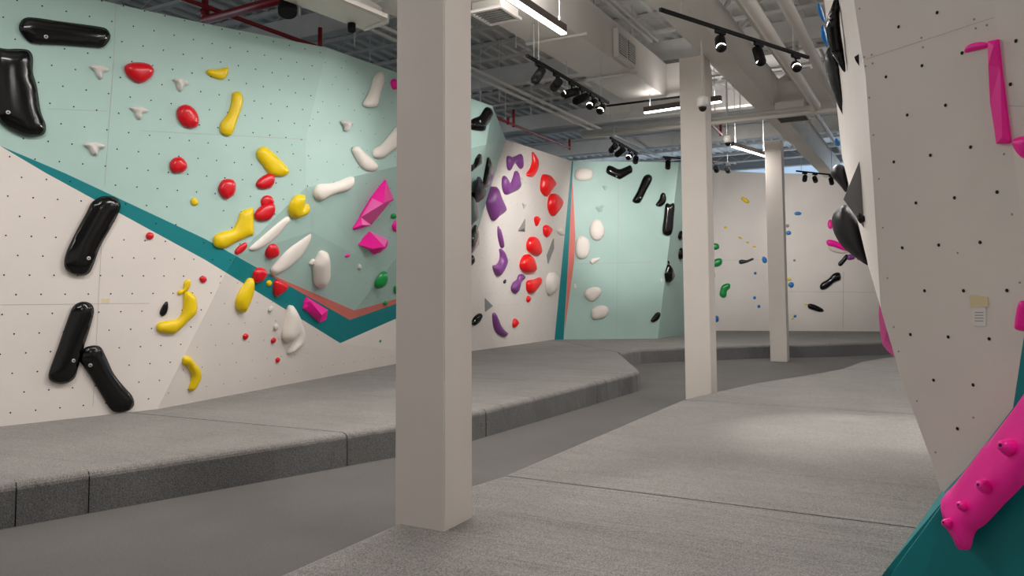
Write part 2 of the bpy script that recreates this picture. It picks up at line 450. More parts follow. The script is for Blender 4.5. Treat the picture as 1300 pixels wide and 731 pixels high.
# --- right wall, close
RW = Wall('wall_right')
rp = atd(1180, 369, 3.455)
wd = ray(260, 371.5); wd.z = 0; wd.normalize()
R1 = lean_plane(rp, rp+wd, 4.2); r_ = R1.hit
N = [r_(1050, -560), r_(1084, 0), r_(1099, 98), r_(1109, 240), r_(1118, 390), r_(1144, 480), r_(1199, 630)]
e0, e1, e2 = r_(1240, -560), r_(1261, 0), r_(1264.6, 24)
e3, e4, e5 = r_(1300, 303), r_(1310, 370), r_(1286, 518)
RW.face(N+[e5, r_(1300, 426), e4, e3, e2, e1, e0], 'white')
k_ = .965
R2a = atd(1480, -560, (r_(1480, -560)-ORG).dot(FWD)*k_); R2b = atd(1480, 370, (r_(1480, 370)-ORG).dot(FWD)*k_)
RW.face([e0, e1, e2, R2a], 'white'); RW.face([e2, e3, R2a], 'white'); RW.face([e3, R2b, R2a], 'white'); RW.face([e3, e4, R2b], 'white')
tb = onz(1130, 731, .36); tbb = onz(1096, 784, .1)
tr = r_(1480, 520)
RW.face([N[6], e5, tr, r_(1480, 900), tbb, tb], 'teal')
RW.face([e5, r_(1300, 426), e4, R2b, tr], 'teal')
dE = 6.3
EE = [atd(1012, -300, dE), atd(1046, 0, dE), atd(1062, 130, dE), atd(1069, 200, dE), atd(1102, 336, dE)]
EE5 = atd(1190, 440, dE); low = onz(1290, 640, 0)
RW.face([N[0], N[1], EE[1], EE[0]], 'white'); RW.face([N[1], N[2], EE[2], EE[1]], 'white')
RW.face([N[2], N[3], EE[3], EE[2]], 'white'); RW.face([N[3], N[4], EE[4], EE[3]], 'white')
RW.face([N[4], N[5], EE[4]], 'white'); RW.face([N[5], EE5, EE[4]], 'white'); RW.face([N[5], N[6], low], 'white'); RW.face([N[5], low, EE5], 'white')

RW.face([N[6], tb, low], 'teal'); RW.face([tb, tbb, low], 'teal')
bk = Vector((1.6, .3, 0))
for i in range(4): RW.face([EE[i], EE[i+1], EE[i+1]+bk, EE[i]+bk], 'white')
RW.face([EE[4], EE5, EE5+bk, EE[4]+bk], 'white')
RW.build(.05)
# ------------------------------------------------------------------ bolt holes and panel joints
def cast(px, py):
    r = ray(px, py); best = None
    for a, b, c, w in TRI:
        n = (b-a).cross(c-a)
        if n.length < 1e-9: continue
        dn = r.dot(n)
        if abs(dn) < 1e-9: continue
        k = (a-ORG).dot(n)/dn
        if k <= 0 or (best and k > best[0]): continue
        p = ORG+r*k; n2 = n.normalized()
        ok = True
        for u, v in ((a, b), (b, c), (c, a)):
            if (v-u).cross(p-u).dot(n2) < -1e-4: ok = False; break
        if ok: best = (k, p, n2 if n2.dot(ORG-p) > 0 else -n2, w)
    return best
def to_px(p):
    v = p-ORG; d = v.dot(FWD); return CX+F*v.dot(RGT)/d, PY-F*v.dot(UPV)/d
def holes(parent, w, plane, origin, du, dv, ru, rv, region, rad):
    """staggered grid of T-nut holes on one face; region(px,py) keeps the ones on that face"""
    V = []; Fc = []
    n = plane.n
    for j in range(*rv):
        for i in range(*ru):
            p = origin+du*(i+(.5 if j % 2 else 0))+dv*j
            x, y = to_px(p)
            if not region(x, y): continue
            if random.random() < .04: continue
            u = du.normalized(); v = n.cross(u)
            i0 = len(V)
            for k in range(7): V.append(p+n*.0018+(u*math.cos(k*2*PI/7)+v*math.sin(k*2*PI/7))*rad*random.uniform(.9, 1.1))
            Fc.append(tuple(range(i0, i0+7)))
    if not V: return
    o = obj('bolt_holes', V, Fc, M['hole'], parent); o['kind'] = 'stuff'
def inplane(plane, d):              # slope direction "up" in a plane and the level direction
    lev = Vector((0, 0, 1)).cross(plane.n).normalized(); up = plane.n.cross(lev).normalized()
    if up.z < 0: up = -up
    return lev, up
def face_is(*ids):
    def f(x, y):
        if x < -330 or x > 1480 or y < -60 or y > 760: return False
        h = cast(x, y); return h is not None and h[3] in ids
    return f
lev, up = inplane(A, 0)
if lev.dot(F1-LB) < 0: lev = -lev
isA = face_is(LW)
def leftA(x, y):
    if not isA(x, y): return False
    h = cast(x, y); return abs((h[1]-A.p).dot(A.n)) < .01
o0 = A.hit(7.4, 298.8)
holes(LW.o, LW, A, o0, lev*.222, up*.1975, (-16, 40), (-20, 24), leftA, .0085)
def onP(pl, w):
    ff = face_is(w)
    def f(x, y):
        if not ff(x, y): return False
        h = cast(x, y); return abs((h[1]-pl.p).dot(pl.n)) < .015
    return f
for pl, w, c in ((D, LW, (300, 460)), (B, LW, (450, 140)), (plane3(cr1, V2u, cr2), LW, (480, 300)), (W2, W2w, (660, 400))):
    lv, u_ = inplane(pl, 0); oo = pl.hit(*c)
    f = onP(pl, w)
    if pl not in (D, B, W2):
        f = lambda x, y: 452 < x < 580 and 226 < y < 380 and face_is(LW)(x, y) and cast(x, y)[3] is LW
    holes(w.o, w, pl, oo, lv*.30, u_*.26, (-40, 40), (-24, 24), f, .007)
lv, u_ = inplane(R1, 0)
if lv.dot(wd) > 0: lv = -lv
fR = onP(R1, RW)
PR1 = [(1141, 34), (1190, 16), (1125, 97.5), (1170.7, 83.4), (1221.6, 67.3), (1152, 146), (1200.6, 133.6), (1135, 205.5), (1181.5, 197), (1232.4, 186.8), (1163, 257.5), (1212, 251), (1266, 243.7),
       (1145.6, 314.5), (1192, 311), (1244.5, 307.6), (1174, 369), (1223.5, 369), (1278.6, 368.6), (1156, 424.5), (1204, 427.6), (1256, 430), (1185.5, 482.5), (1235.7, 488.5), (1215.7, 544), (1290, 52), (1283, 107)]
PR1s = [(1237, 24.5), (1239, 36), (1253, 32), (1170, 48), (1172, 60), (1107, 69.5), (1097.6, 72.5), (1108, 80.5), (1099, 84), (1091.6, 11), (1104, 124), (1109, 171.5), (1116, 227), (1121, 289), (1216, 321), (1127, 353), (1285, 272), (1295, 358.6), (1135, 415), (1141, 446), (1164.5, 509), (1188, 574), (1236, 530), (1275, 195.6)]
for pts_, rd in ((PR1, .0078), (PR1s, .005)):
    V = []; Fc = []
    for x, y in pts_:
        h = cast(x, y)
        if not h: continue
        lv2 = Vector((0, 0, 1)).cross(h[2]).normalized(); v2 = h[2].cross(lv2)
        i0 = len(V)
        for k in range(10): V.append(h[1]+h[2]*.0015+(lv2*math.cos(k*PI/5)+v2*math.sin(k*PI/5))*rd)
        Fc.append(tuple(range(i0, i0+10)))
    o = obj('bolt_holes', V, Fc, M['hole'] if rd > .007 else M['galv'], RW.o); o['kind'] = 'stuff'
def joint(w, pts, wid=.003):
    """thin recessed line between two plywood panels"""
    P = []
    for (x, y), (x2, y2) in zip(pts[:-1], pts[1:]):
        n = max(2, int(math.hypot(x2-x, y2-y)/20))
        for k in range(n+1): P.append((x+(x2-x)*k/n, y+(y2-y)*k/n))
    V = []
    for x, y in P:
        h = cast(x, y)
        if h: V.append((h[1]+h[2]*.0012, h[2]))
    vv = []; ff = []
    for i, (p, n) in enumerate(V):
        q = V[min(i+1, len(V)-1)][0]-V[max(i-1, 0)][0]
        s = n.cross(q).normalized()*wid
        vv += [p-s, p+s]
        if i: ff.append((2*i-2, 2*i-1, 2*i+1, 2*i))
    obj('panel_joint', vv, ff, M['joint'], w.o)
for pts_ in ([(147, 8), (144, 80), (138, 165), (133, 235)], [(180, 166), (390, 177)], [(60, 138), (135, 141)], [(0, 387), (190, 385)], [(130, 285), (118, 515)]): joint(LW, pts_, .0022)
joint(RW, [(1100, 75), (1262, 22)], .0009); joint(RW, [(1278, 134), (1300, 135)], .0009)
joint(BW, [(1071, 345), (1070, 418)], .006); joint(BW, [(1000, 370), (1110, 371)], .004); joint(BW, [(910, 330), (968, 330)], .003)
joint(MW, [(735, 335), (850, 332)], .004); joint(MW, [(785, 212), (783, 428)], .003)
# PART2
# ------------------------------------------------------------------ columns and the big beam
def column(corner, left, right, ztop, label, zbase=0, px_right=None):
    """corner/left/right: mat-level picture points of the near corner and its two neighbours (left along x, right along y)"""
    c = onz(*corner, t); wx = (onz(*left, t)-c).length; wy = right
    b = [c, c+Vector((-wx, 0, 0)), c+Vector((-wx, wy, 0)), c+Vector((0, wy, 0))]
    b = [Vector((p.x, p.y, zbase)) for p in b]
    o = prism('column', b, (0, 0, ztop-zbase), M['column'], bevel=.006)
    tag(o, label, 'column'); o['_c'] = 1
    return o, wx, wy
ZB = 4.93
cA = onz(564.2, 674.7, t)
column((564.2, 674.7), (500.1, 664.2), .30, 7.0, 'tall white square column in front, standing in the nearest grey mat')
def col_at(px0, pxc, px1, y, d, label, wy=.36):
    c = atd(pxc, y, d); l = atd(px0, y, d)
    c.z = t; wx = .36
    # width so that the left edge falls on px0
    for _ in range(30):
        p = c+Vector((-wx, 0, 0)); p.z = atd(pxc, y, d).z
        wx *= (pxc-px0)/max(1, (pxc-to_px(p)[0]))
    for _ in range(30):
        p = c+Vector((0, wy, 0)); p.z = atd(pxc, y, d).z
        wy *= (px1-pxc)/max(1, (to_px(p)[0]-pxc)) if to_px(p)[0] > pxc else 1
    b = [c, c+Vector((-wx, 0, 0)), c+Vector((-wx, wy, 0)), c+Vector((0, wy, 0))]
    b = [Vector((p.x, p.y, 0)) for p in b]
    o = prism('column', b, (0, 0, ZB), M['column'], bevel=.006)
    tag(o, label, 'column'); return b
c2 = col_at(866.4, 898.8, 906.4, 300, 10.75, 'white column in the middle, at the edge of the right-hand mats')
c3 = col_at(973.8, 995.0, 998.0, 300, 17.1, 'farthest white column, standing on the mat before the white wall')
def beam(name, xa, xb, ya, yb, za, zb, mt, parent=None):
    return box(name, ((xa+xb)/2, (ya+yb)/2, (za+zb)/2), (abs(xb-xa), abs(yb-ya), abs(zb-za)), mt, parent)
bl = onz(885, 64.5, ZB); bw = .30
bm_ = beam('ceiling_beam', bl.x, bl.x+bw+.05, -3, 26, ZB, ZB+.62, M['metalw'])
tag(bm_, 'deep white beam running along the tops of the columns', 'beam')
# ------------------------------------------------------------------ roof: deck, joists, girders
ZD = 6.7
ceil = struct(beam('ceiling', -32, 20, -12, 34, ZD, ZD+.12, M['deck']))
def multi_beam(name, boxes, mt, parent):
    V = []; Fc = []
    for x0, x1, y0, y1, z0, z1 in boxes:
        i0 = len(V)
        V += [Vector(q) for q in ((x0, y0, z0), (x1, y0, z0), (x1, y1, z0), (x0, y1, z0), (x0, y0, z1), (x1, y0, z1), (x1, y1, z1), (x0, y1, z1))]
        Fc += [tuple(i0+k for k in f) for f in ((3, 2, 1, 0), (4, 5, 6, 7), (0, 1, 5, 4), (1, 2, 6, 5), (2, 3, 7, 6), (3, 0, 4, 7))]
    return obj(name, V, Fc, mt, parent)
for i in range(19):
    y = 1.2+i*1.75
    jo = multi_beam('roof_joist', [(-30, 18, y-.05, y+.05, 6.6, 6.68), (-30, 18, y-.05, y+.05, 6.28, 6.33)], M['steel'], ceil)
    V = []; Fc = []
    x = -16.0
    while x < 9:
        for (xa, za, xb, zb) in ((x, 6.3, x+.55, 6.62), (x+.55, 6.62, x+1.1, 6.3)):
            i0 = len(V)
            for (xx, zz) in ((xa, za), (xb, zb)):
                V += [Vector((xx-.012, y-.01, zz)), Vector((xx+.012, y-.01, zz)), Vector((xx+.012, y+.01, zz)), Vector((xx-.012, y+.01, zz))]
            for k in range(4): Fc.append((i0+k, i0+(k+1) % 4, i0+4+(k+1) % 4, i0+4+k))
        x += 1.1
    obj('web', V, Fc, M['steel'], jo)
for i, y in enumerate((5.5, 9.6, 13.9, 18.2, 22.4)):
    beam('roof_girder', -30, 18, y-.12, y+.12, 5.86, 6.24, M['steel']).parent = ceil
# ribs of the metal deck (profile of the sheet)
V = []; Fc = []
for i in range(110):
    x = -20+i*.3
    i0 = len(V)
    V += [Vector((x, -6, ZD)), Vector((x+.09, -6, ZD)), Vector((x+.09, 33, ZD)), Vector((x, 33, ZD)), Vector((x+.02, -6, ZD-.05)), Vector((x+.07, -6, ZD-.05)), Vector((x+.07, 33, ZD-.05)), Vector((x+.02, 33, ZD-.05))]
    Fc += [(i0+4, i0+5, i0+6, i0+7), (i0, i0+4, i0+7, i0+3), (i0+1, i0+2, i0+6, i0+5)]
o = obj('deck_ribs', V, Fc, M['deck'], ceil); o['kind'] = 'stuff'
# outer walls of the building behind the climbing walls, with a strip of windows
ow = struct(beam('wall_outer_back', -30, 18, 29.8, 30, 0, ZD, M['outer']))
ol = struct(beam('wall_outer_left', -20.2, -20, -10, 30, 0, ZD, M['outer']))
for i in range(16):
    x = -19+i*2.0
    w = struct(beam('window_%d' % (i+1), x, x+1.8, 29.72, 29.79, 4.5, 6.1, M['steel']))
    o = beam('pane', x+.06, x+1.74, 29.68, 29.715, 4.56, 6.04, M['pane']); o.parent = w
area('back_window_light', (-5, 29.2, 5.3), 24, 1.4, 300, (.7, .85, 1.0), (-5, 14, 6.0))
area('side_cool_fill', (-19.5, 9, 5.0), 16, 1.6, 330, (.74, .86, 1.0), (-9, 9, 6.4))  # added cool fill behind the left climbing wall; no window on this side
# ------------------------------------------------------------------ ducts and diffusers
def duct_y(name, pl_, pr_, z, h, ya, yb, label):
    a = onz(*pl_, z); b = onz(*pr_, z)
    o = beam(name, a.x, b.x, ya, yb, z, z+h, M['metalw']); tag(o, label, 'duct'); return a.x, b.x
d2a = onz(735, 137, 5.1); d2b = onz(862, 123, 5.1); yd2 = (d2a.y+d2b.y)/2
xa, xb = duct_y('air_duct', (670, 54), (769, 69), 5.1, .62, -4, yd2-.01, 'large white rectangular air duct running above the first linear lamp')
d2 = beam('air_duct', onz(742, 130, 5.1).x, onz(893, 120, 5.1).x, yd2, yd2+.75, 5.1, 5.72, M['metalw']); tag(d2, 'white cross duct at the end of the long duct, left of the middle column', 'duct')
# straps under the duct
for k, (p, q) in enumerate([((668, 57), (746, 44)), ((744, 103), (809, 93))]):
    a = onz(*p, 5.06); b = onz(*q, 5.06)
    y = (a.y+b.y)/2
    st = tube('duct_hanger', [Vector((a.x, y, 5.075)), Vector((b.x, y, 5.075))], .022, M['metalw'], seg=8)
    st.data.materials[0] = M['metalw']; tag(st, 'thin round bar under the long duct, %s' % ('near the first lamp' if k == 0 else 'near its far end'), 'bar')
def diffuser(name, pts, z, depth, label, rows=7, px0=False):
    P = [onz(*p, z) for p in pts]
    x0 = min(p.x for p in P); x1 = max(p.x for p in P); y0 = min(p.y for p in P); y1 = max(p.y for p in P)
    if px0: x1 = xa-.01
    r = empty(name, ((x0+x1)/2, (y0+y1)/2, z), label, 'vent')
    f = .035
    beam('housing', x0+f, x1-f, y0+f, y1-f, z+.02, z+depth, M['metalw'], r)
    for a in ((x0, x0+f, y0, y1), (x1-f, x1, y0, y1), (x0+f, x1-f, y0, y0+f), (x0+f, x1-f, y1-f, y1)):
        beam('frame', a[0], a[1], a[2], a[3], z-.005, z+.03, M['metalw'], r)
    n = rows
    for k in range(n):
        y = y0+f+(k+.5)*(y1-y0-2*f)/n
        o = box('slat', ((x0+x1)/2, y, z+.01), (x1-x0-2*f, (y1-y0)/n*.75, .006), M['galv'], r, Matrix.Rotation(.5, 3, 'X'))
    return r
diffuser('air_diffuser', ((595, 16.6), (640, 10.5), (660, 25), (622, 33)), 4.96, .13, 'square white ceiling vent hanging beside the long duct, right of the front column')
diffuser('air_diffuser', ((985, 152), (1002, 145), (1026, 147), (1009, 155)), 4.72, .25, 'square white ceiling vent above the farthest column')
# side outlet with two grilles on the right of the long duct
s0 = onz(797, 87, 5.12); s1_ = onz(769, 69, 5.12)
so0 = onz(809, 82, 5.15)
r = empty('duct_outlet', (so0.x-.3, (s1_.y+s0.y)/2, 5.12), 'white side outlet box with two dark grilles on the long duct', 'vent')
ya_, yb_ = onz(785, 66, 5.2).y, onz(809, 82, 5.2).y
xo = onz(785, 66, 5.2).x
beam('housing', xb+.01, xo, ya_, yb_, 5.14, 5.58, M['metalw'], r)
for k in range(2):
    yy0 = ya_+.04+k*(yb_-ya_)/2; yy1 = yy0+(yb_-ya_)/2-.08
    beam('grille', xo+.002, xo+.012, yy0, yy1, 5.2, 5.5, M['galv'], r)
    for j in range(8): beam('slat', xo+.012, xo+.022, yy0, yy1, 5.21+j*.037, 5.225+j*.037, M['steel'], r)
# elbow duct right of the beam
p0 = onz(967, 137, 5.0); p1 = onz(1057, 130, 5.0)
e = [Vector((p0.x, p0.y, 5.0)), Vector((p0.x+.05, p0.y, 5.35)), Vector((p0.x+.5, p0.y, 5.62)), Vector((p0.x+4, p0.y, 5.62)), Vector((p0.x+4, p0.y, 5.0))]
o = prism('air_duct', e, (0, .9, 0), M['metalw']); tag(o, 'white duct with a slanted end, right of the beam under the round pipes', 'duct')
# white trough at the top left
P = [onz(*p, 4.9) for p in ((300, -22), (463, 39.5), (492, 29), (395, -24))]
o = prism('ceiling_trough', P, (0, 0, .16), M['metalw'], bevel=.01); r = o; tag(o, 'long white ceiling trough hanging left of the front column top', 'trough')
o = prism('rim', [onz(462, 40, 4.88), onz(464, 36, 4.88), onz(494, 25, 4.88), onz(493, 30, 4.88)], (0, 0, .26), M['metalw']); o.parent = r
o = prism('rail', [onz(430, 0, 4.88), onz(436, 0, 4.88), onz(492, 23, 4.88), onz(488, 26, 4.88)], (0, 0, .05), M['column']); o.parent = r
P = [onz(*p, 5.35) for p in ((395, -20), (505, 22), (560, -2), (470, -30))]
o = prism('ceiling_panel', P, (0, 0, .1), M['metalw']); tag(o, 'pale ceiling panel above the trough, touching the front column', 'panel')
# black speakers beside the trough
for px, py, rr, lb in ((365, 14, .11, 'larger black round speaker beside the ceiling trough'), (446, 36, .05, 'small black round sensor beside the far end of the trough')):
    c = onz(px, py, 4.85)
    r = empty('ceiling_speaker', c, lb, 'speaker')
    tube('body', [c+Vector((0, 0, .25)), c+Vector((.03, -.03, .02)), c+Vector((.05, -.05, -.05))], [rr*.55, rr, rr*.95], M['trackb'], r, 14)
    tube('bracket', [c+Vector((0, 0, .24)), c+Vector((0, 0, .6))], .012, M['metalw'], r, 8)
# ------------------------------------------------------------------ pipes and rods
def thing_tube(name, pts, r, mt, label, cat, group=None, seg=14):
    o = tube(name, pts, r, mt, seg=seg); tag(o, label, cat, group); return o
z = 4.76
pA = onz(930, -26, z); pE = onz(1030, 138, z); pA.x = onz(1019, 110, z).x; pE = Vector((pA.x+.02, onz(1026, 140, z).y, z))
pW = Vector((onz(740, 171, z).x, pE.y, z))
thing_tube('ceiling_pipe', [Vector((pA.x, -2, z))]+bend(Vector((pA.x, -2, z)), pE, pW, .35)+[pW], .075, M['metalw'], 'thick white pipe that bends left below the slanted duct', 'pipe')
z = 4.95
pB = onz(1052.5, 110, z)
thing_tube('ceiling_pipe', [Vector((pB.x, -2, z)), Vector((pB.x, 24, z))], .075, M['metalw'], 'straight thick white pipe nearest the right-hand climbing wall', 'pipe')
pC = onz(903, 156, 4.7)
thing_tube('ceiling_pipe', [Vector((onz(752, 178, 4.7).x, pC.y, 4.7)), Vector((pB.x+3, pC.y, 4.7))], .045, M['metalw'], 'thinner white pipe crossing behind the middle column', 'pipe')
z = 5.5
for px, py, y0, y1, r_, lb in ((600, 96, 8, 22, .03, 'left one of the paired thin pipes above the purple holds'), (606, 90, 8, 22, .03, 'right one of the paired thin pipes above the purple holds'),
                           (790, 20, 3, 11.5, .022, 'left thin pipe between the duct and the beam'), (800, 20, 3, 11.5, .022, 'right thin pipe between the duct and the beam'),
                           (1040, 150, 8, 24, .05, 'thin pipe under the roof right of the beam')):
    x = onz(px, py, z).x
    thing_tube('roof_pipe', [Vector((x, y0, z)), Vector((x, y1, z))], r_, M['metalw'], lb, 'pipe', seg=8)
# black cable tray lines
a = onz(755, 137.5, 5.0); b = onz(862, 123, 5.0)
thing_tube('ceiling_cable', [Vector((a.x, b.y, 5.0)), Vector((b.x+.2, b.y, 5.0))], .02, M['trackb'], 'black cable line under the cross duct', 'cable', seg=6)
# red sprinkler pipes
z = 5.75
a = onz(240, 1, z); b = onz(420, 66, z)
r = thing_tube('sprinkler_pipe', [a+(a-b)*.5, a, b, b+(b-a)*1.5], .035, M['redpipe'], 'thin red sprinkler pipe running over the left climbing wall', 'pipe', 'red sprinkler pipes', 10)
a = onz(258, 26, z-.1); b = onz(350, 1, z-.1)
r = thing_tube('sprinkler_pipe', [a, b, b+(b-a)*1.2], .062, M['redpipe'], 'thick red sprinkler main crossing at the top left', 'pipe', None, 12)
o = tube('riser', [a+Vector((.03, 0, -.05)), a+Vector((.03, 0, .32))], .05, M['redpipe'], None, 12); o.parent = r
o = tube('flange', [a+Vector((.03, 0, .08)), a+Vector((.03, 0, .15))], .07, M['redpipe'], None, 12); o.parent = r
a = onz(406, 66, 5.5)
thing_tube('sprinkler_riser', [a-Vector((0, 0, .1)), a+Vector((0, 0, .4))], .035, M['redpipe'], 'short vertical red sprinkler pipe over the left wall fold', 'pipe', None, 10)
z = 5.2
a = onz(635, 151.5, z); b = onz(723, 187.6, z)
r = thing_tube('sprinkler_pipe', [a+(a-b)*.8, a, b], .032, M['redpipe'], 'thin dark red sprinkler pipe above the purple and red holds', 'pipe', None, 8)
for q, hh in ((onz(652, 158.5, z), .34), (b, .22), (onz(645, 155, z), .1)):
    o = tube('sprinkler_head', [q-Vector((0, 0, .05)), q+Vector((0, 0, hh))], .032, M['redpipe'], None, 8); o.parent = r
a = onz(903, 158, 5.0); b = onz(915, 170, 5.0)
r = thing_tube('sprinkler_pipe', [a+(a-b), a, b], .03, M['redpipe'], 'short red sprinkler pipe right of the middle column', 'pipe', None, 8)
o = tube('sprinkler_head', [b-Vector((0, 0, .04)), b+Vector((0, 0, .22))], .03, M['redpipe'], None, 8); o.parent = r
a = onz(803, 62, 5.9)
thing_tube('sprinkler_riser', [a-Vector((0, 0, .12)), a+Vector((0, 0, .12))], .04, M['redpipe'], 'short red valve beside the duct outlet', 'pipe', None, 8)
for o_ in [q for q in C.objects if q.name.startswith(('sprinkler_pipe', 'sprinkler_riser')) and not q.parent]:
    v_ = o_.data.vertices; cx = sum((w.co for w in v_), Vector())/len(v_)
    for f_ in ((0,) if 'riser' in o_.name else (.0, .35)):
        e_ = max(v_, key=lambda w: w.co.y).co; q = cx.lerp(e_, f_)
        hg = tube('hanger', [q, Vector((q.x, q.y, 6.7))], .008, M['steel'], None, 6); hg.parent = o_
# braces beside the middle column
for p, q, lb in (((892, 54, 5.2), (926, 0, 6.1), 'left slanted brace above the middle column'), ((922, 54, 5.2), (952, 24, 6.1), 'right slanted brace above the middle column')):
    thing_tube('beam_brace', [onz(*p), onz(*q)], .035, M['steel'], lb, 'brace', None, 8)
# hanger rods
for i, (px, py, z) in enumerate([(655, 60, 5.1), (678, 78, 4.6), (720, 118, 4.6), (775, 150, 4.8), (800, 150, 4.8), (880, 100, 4.9), (930, 110, 4.9), (965, 60, 4.9), (1010, 90, 5.0), (610, 130, 5.3), (634, 130, 5.3), (700, 160, 5.3), (755, 110, 5.1), (450, 60, 5.1), (380, 20, 5.1), (940, 150, 4.8)]):
    a = onz(px, py, z)
    thing_tube('hanger_rod', [a, Vector((a.x, a.y, 5.1 if i in (1, 2) else 6.7))], .008, M['steel'], 'thin steel hanger rod between the roof and the services', 'rod', 'thin hanger rods', 6)
# security domes
def dome(px, py, d, label):
    c = atd(px, py, d)
    r = empty('security_camera', c, label, 'camera')
    tube('housing', [c+Vector((0, 0, .12)), c+Vector((0, 0, .10)), c+Vector((0, 0, 0)), c+Vector((0, 0, -.02))], [.055, .075, .082, .062], M['domew'], r, 20)
    bm = bmesh.new(); bmesh.ops.create_uvsphere(bm, u_segments=16, v_segments=10, radius=.052)
    bmesh.ops.translate(bm, vec=c+Vector((0, 0, -.03)), verts=bm.verts)
    adopt(r, from_bm('dome', bm, M['black'], smooth=True))
    tube('conduit', [c+Vector((0, 0, .1)), Vector((c.x, c.y, 6.7))], .014, M['steel'], r, 10)
dome(892, 134, 10.2, 'white dome security camera hanging before the middle column')
dome(924, 180, 14.5, 'white dome security camera hanging left of the farthest column')
# ------------------------------------------------------------------ linear lamps
def linear(p, q, z, label, power, w=.075, h=.09, zt=6.7, upl=.4):
    a = onz(*p, z); b = onz(*q, z); L = (b-a).length; d = (b-a).normalized(); ang = math.atan2(d.y, d.x)
    c = (a+b)/2; R = Matrix.Rotation(ang, 3, 'Z')
    r = empty('linear_lamp', c, label, 'lamp', None)
    box('housing', c+Vector((0, 0, h/2+.012)), (L, w, h), M['housing'], r, R)
    box('diffuser', c, (L-.01, w*.92, .022), M['tube'], r, R)
    for s in (-.42, .42):
        tube('suspension', [c+d*L*s+Vector((0, 0, h)), c+d*L*s+Vector((0, 0, zt-z))], .006, M['steel'], r, 6)
    l = area('lamp_light', c-Vector((0, 0, .02)), L, w, power); l.rotation_euler = (0, 0, ang); l.parent = r
    l.matrix_parent_inverse = Matrix.Translation(-c)
    l2 = area('added_uplight', c+Vector((0, 0, h+.03)), L, w, power*upl); l2.rotation_euler = (PI, 0, ang); l2.parent = r  # extra upward light, added to lift the ceiling above the lamp
    l2.matrix_parent_inverse = Matrix.Translation(-c)
linear((632, -12), (716, 43), 4.62, 'long lit linear lamp under the duct right of the front column', 110, zt=5.1)
linear((818, 143.5), (915.5, 129), 4.75, 'lit linear lamp passing behind the middle column', 110, zt=5.1, upl=.08)
linear((930, 186), (973, 199), 4.75, 'lit linear lamp left of the farthest column', 120)
# ------------------------------------------------------------------ spotlight tracks
def track(p, q, z, label, heads, hgroup, zt=6.7):
    a = onz(*p, z); b = onz(*q, z); d = (b-a).normalized(); L = (b-a).length; c = (a+b)/2
    r = empty('lighting_track', c, label, 'track')
    box('rail', c, (L, .035, .035), M['trackb'], r, Matrix.Rotation(math.atan2(d.y, d.x), 3, 'Z'))
    for s in (.12, .88):
        tube('suspension', [a+d*L*s, Vector(((a+d*L*s).x, (a+d*L*s).y, zt))], .006, M['steel'], r, 6)
    for (s, tgt, lit, lb, pw, ang) in heads:
        m0 = a+d*L*s-Vector((0, 0, .03))
        hd = empty('track_spotlight', m0, lb, 'spotlight', None)
        box('adapter', m0-Vector((0, 0, .01)), (.16, .034, .035), M['trackb'], hd, Matrix.Rotation(math.atan2(d.y, d.x), 3, 'Z'))
        tube('stem', [m0-Vector((0, 0, .02)), m0-Vector((0, 0, .09))], .012, M['trackb'], hd, 8)
        ax = (Vector(tgt)-m0).normalized()
        cc = m0-Vector((0, 0, .13))
        side = ax.cross(Vector((0, 0, 1))).normalized()
        tube('yoke', [cc+Vector((0, 0, .05)), cc+side*.0+Vector((0, 0, .02))], .03, M['trackb'], hd, 8)
        tube('barrel', [cc-ax*.1, cc-ax*.095, cc+ax*.11, cc+ax*.112, cc+ax*.1], [.046, .058, .06, .054, .052], M['trackb'], hd, 20)
        tube('lens', [cc+ax*.100, cc+ax*.108], .052, M['lens' if lit else 'lampoff'], hd, 20)
        if pw:
            l = spot('spot_light', cc+ax*.13, tgt, pw, ang); l.parent = hd; l.matrix_parent_inverse = Matrix.Translation(-m0)
def tgt(px, py):
    h = cast(px, py); return h[1] if h else onz(px, py, t)
AR = tgt
track((838, 12), (1026, 73), 4.5, 'black lighting track with three lit spotlights, right of the beam', [
    (.36, onz(1010, 700, t), True, 'left lit spotlight of the track right of the beam', 1500, 38),
    (.62, onz(1115, 555, t), True, 'middle lit spotlight of the track right of the beam', 1000, 42),
    (.90, R1.hit(1190, 300), True, 'right lit spotlight of the track right of the beam', 420, 75)], 'lit')
track((668.8, 70.4), (772.7, 130.4), 4.5, 'black lighting track with six spotlights under the long duct', [
    (.12, AR(345, 560), False, 'first spotlight of the duct track, hanging steeply', 150, 70),
    (.31, AR(617, 215), False, 'second spotlight of the duct track, tilted to one side', 1100, 45),
    (.49, AR(330, 200), True, 'third spotlight of the duct track, lying nearly level', 300, 60),
    (.62, AR(200, 330), False, 'fourth spotlight of the duct track, tilted down left', 220, 60),
    (.76, (-4.6, 3.5, 1.0), True, 'fifth spotlight of the duct track, with a lit lens', 120, 60),
    (.89, (-3.2, 4.0, 1.0), True, 'sixth spotlight of the duct track, brightly lit', 120, 55)], 'duct', zt=5.1)
track((775, 175), (809, 194.5), 4.5, 'short black lighting track with four spotlights above the mint wall', [
    (.1, AR(680, 300), False, 'first spotlight of the short track above the mint wall', 900, 75),
    (.35, AR(650, 300), False, 'second spotlight of the short track above the mint wall', 300, 60),
    (.68, (-4.2, 6.0, 1.3), True, 'third spotlight of the short track, brightly lit above the mint wall', 200, 60),
    (.93, AR(797, 272), False, 'fourth spotlight of the short track, last one above the mint wall', 1000, 62)], 'mint')
track((842, 199), (934, 208), 4.5, 'black lighting track passing behind the middle column', [
    (.06, AR(845, 330), False, 'spotlight left of the middle column on the passing track', 0, 60),
    (.72, AR(925, 300), False, 'first spotlight right of the middle column', 330, 70),
    (.88, AR(955, 270), False, 'second spotlight right of the middle column', 480, 60)], 'far')
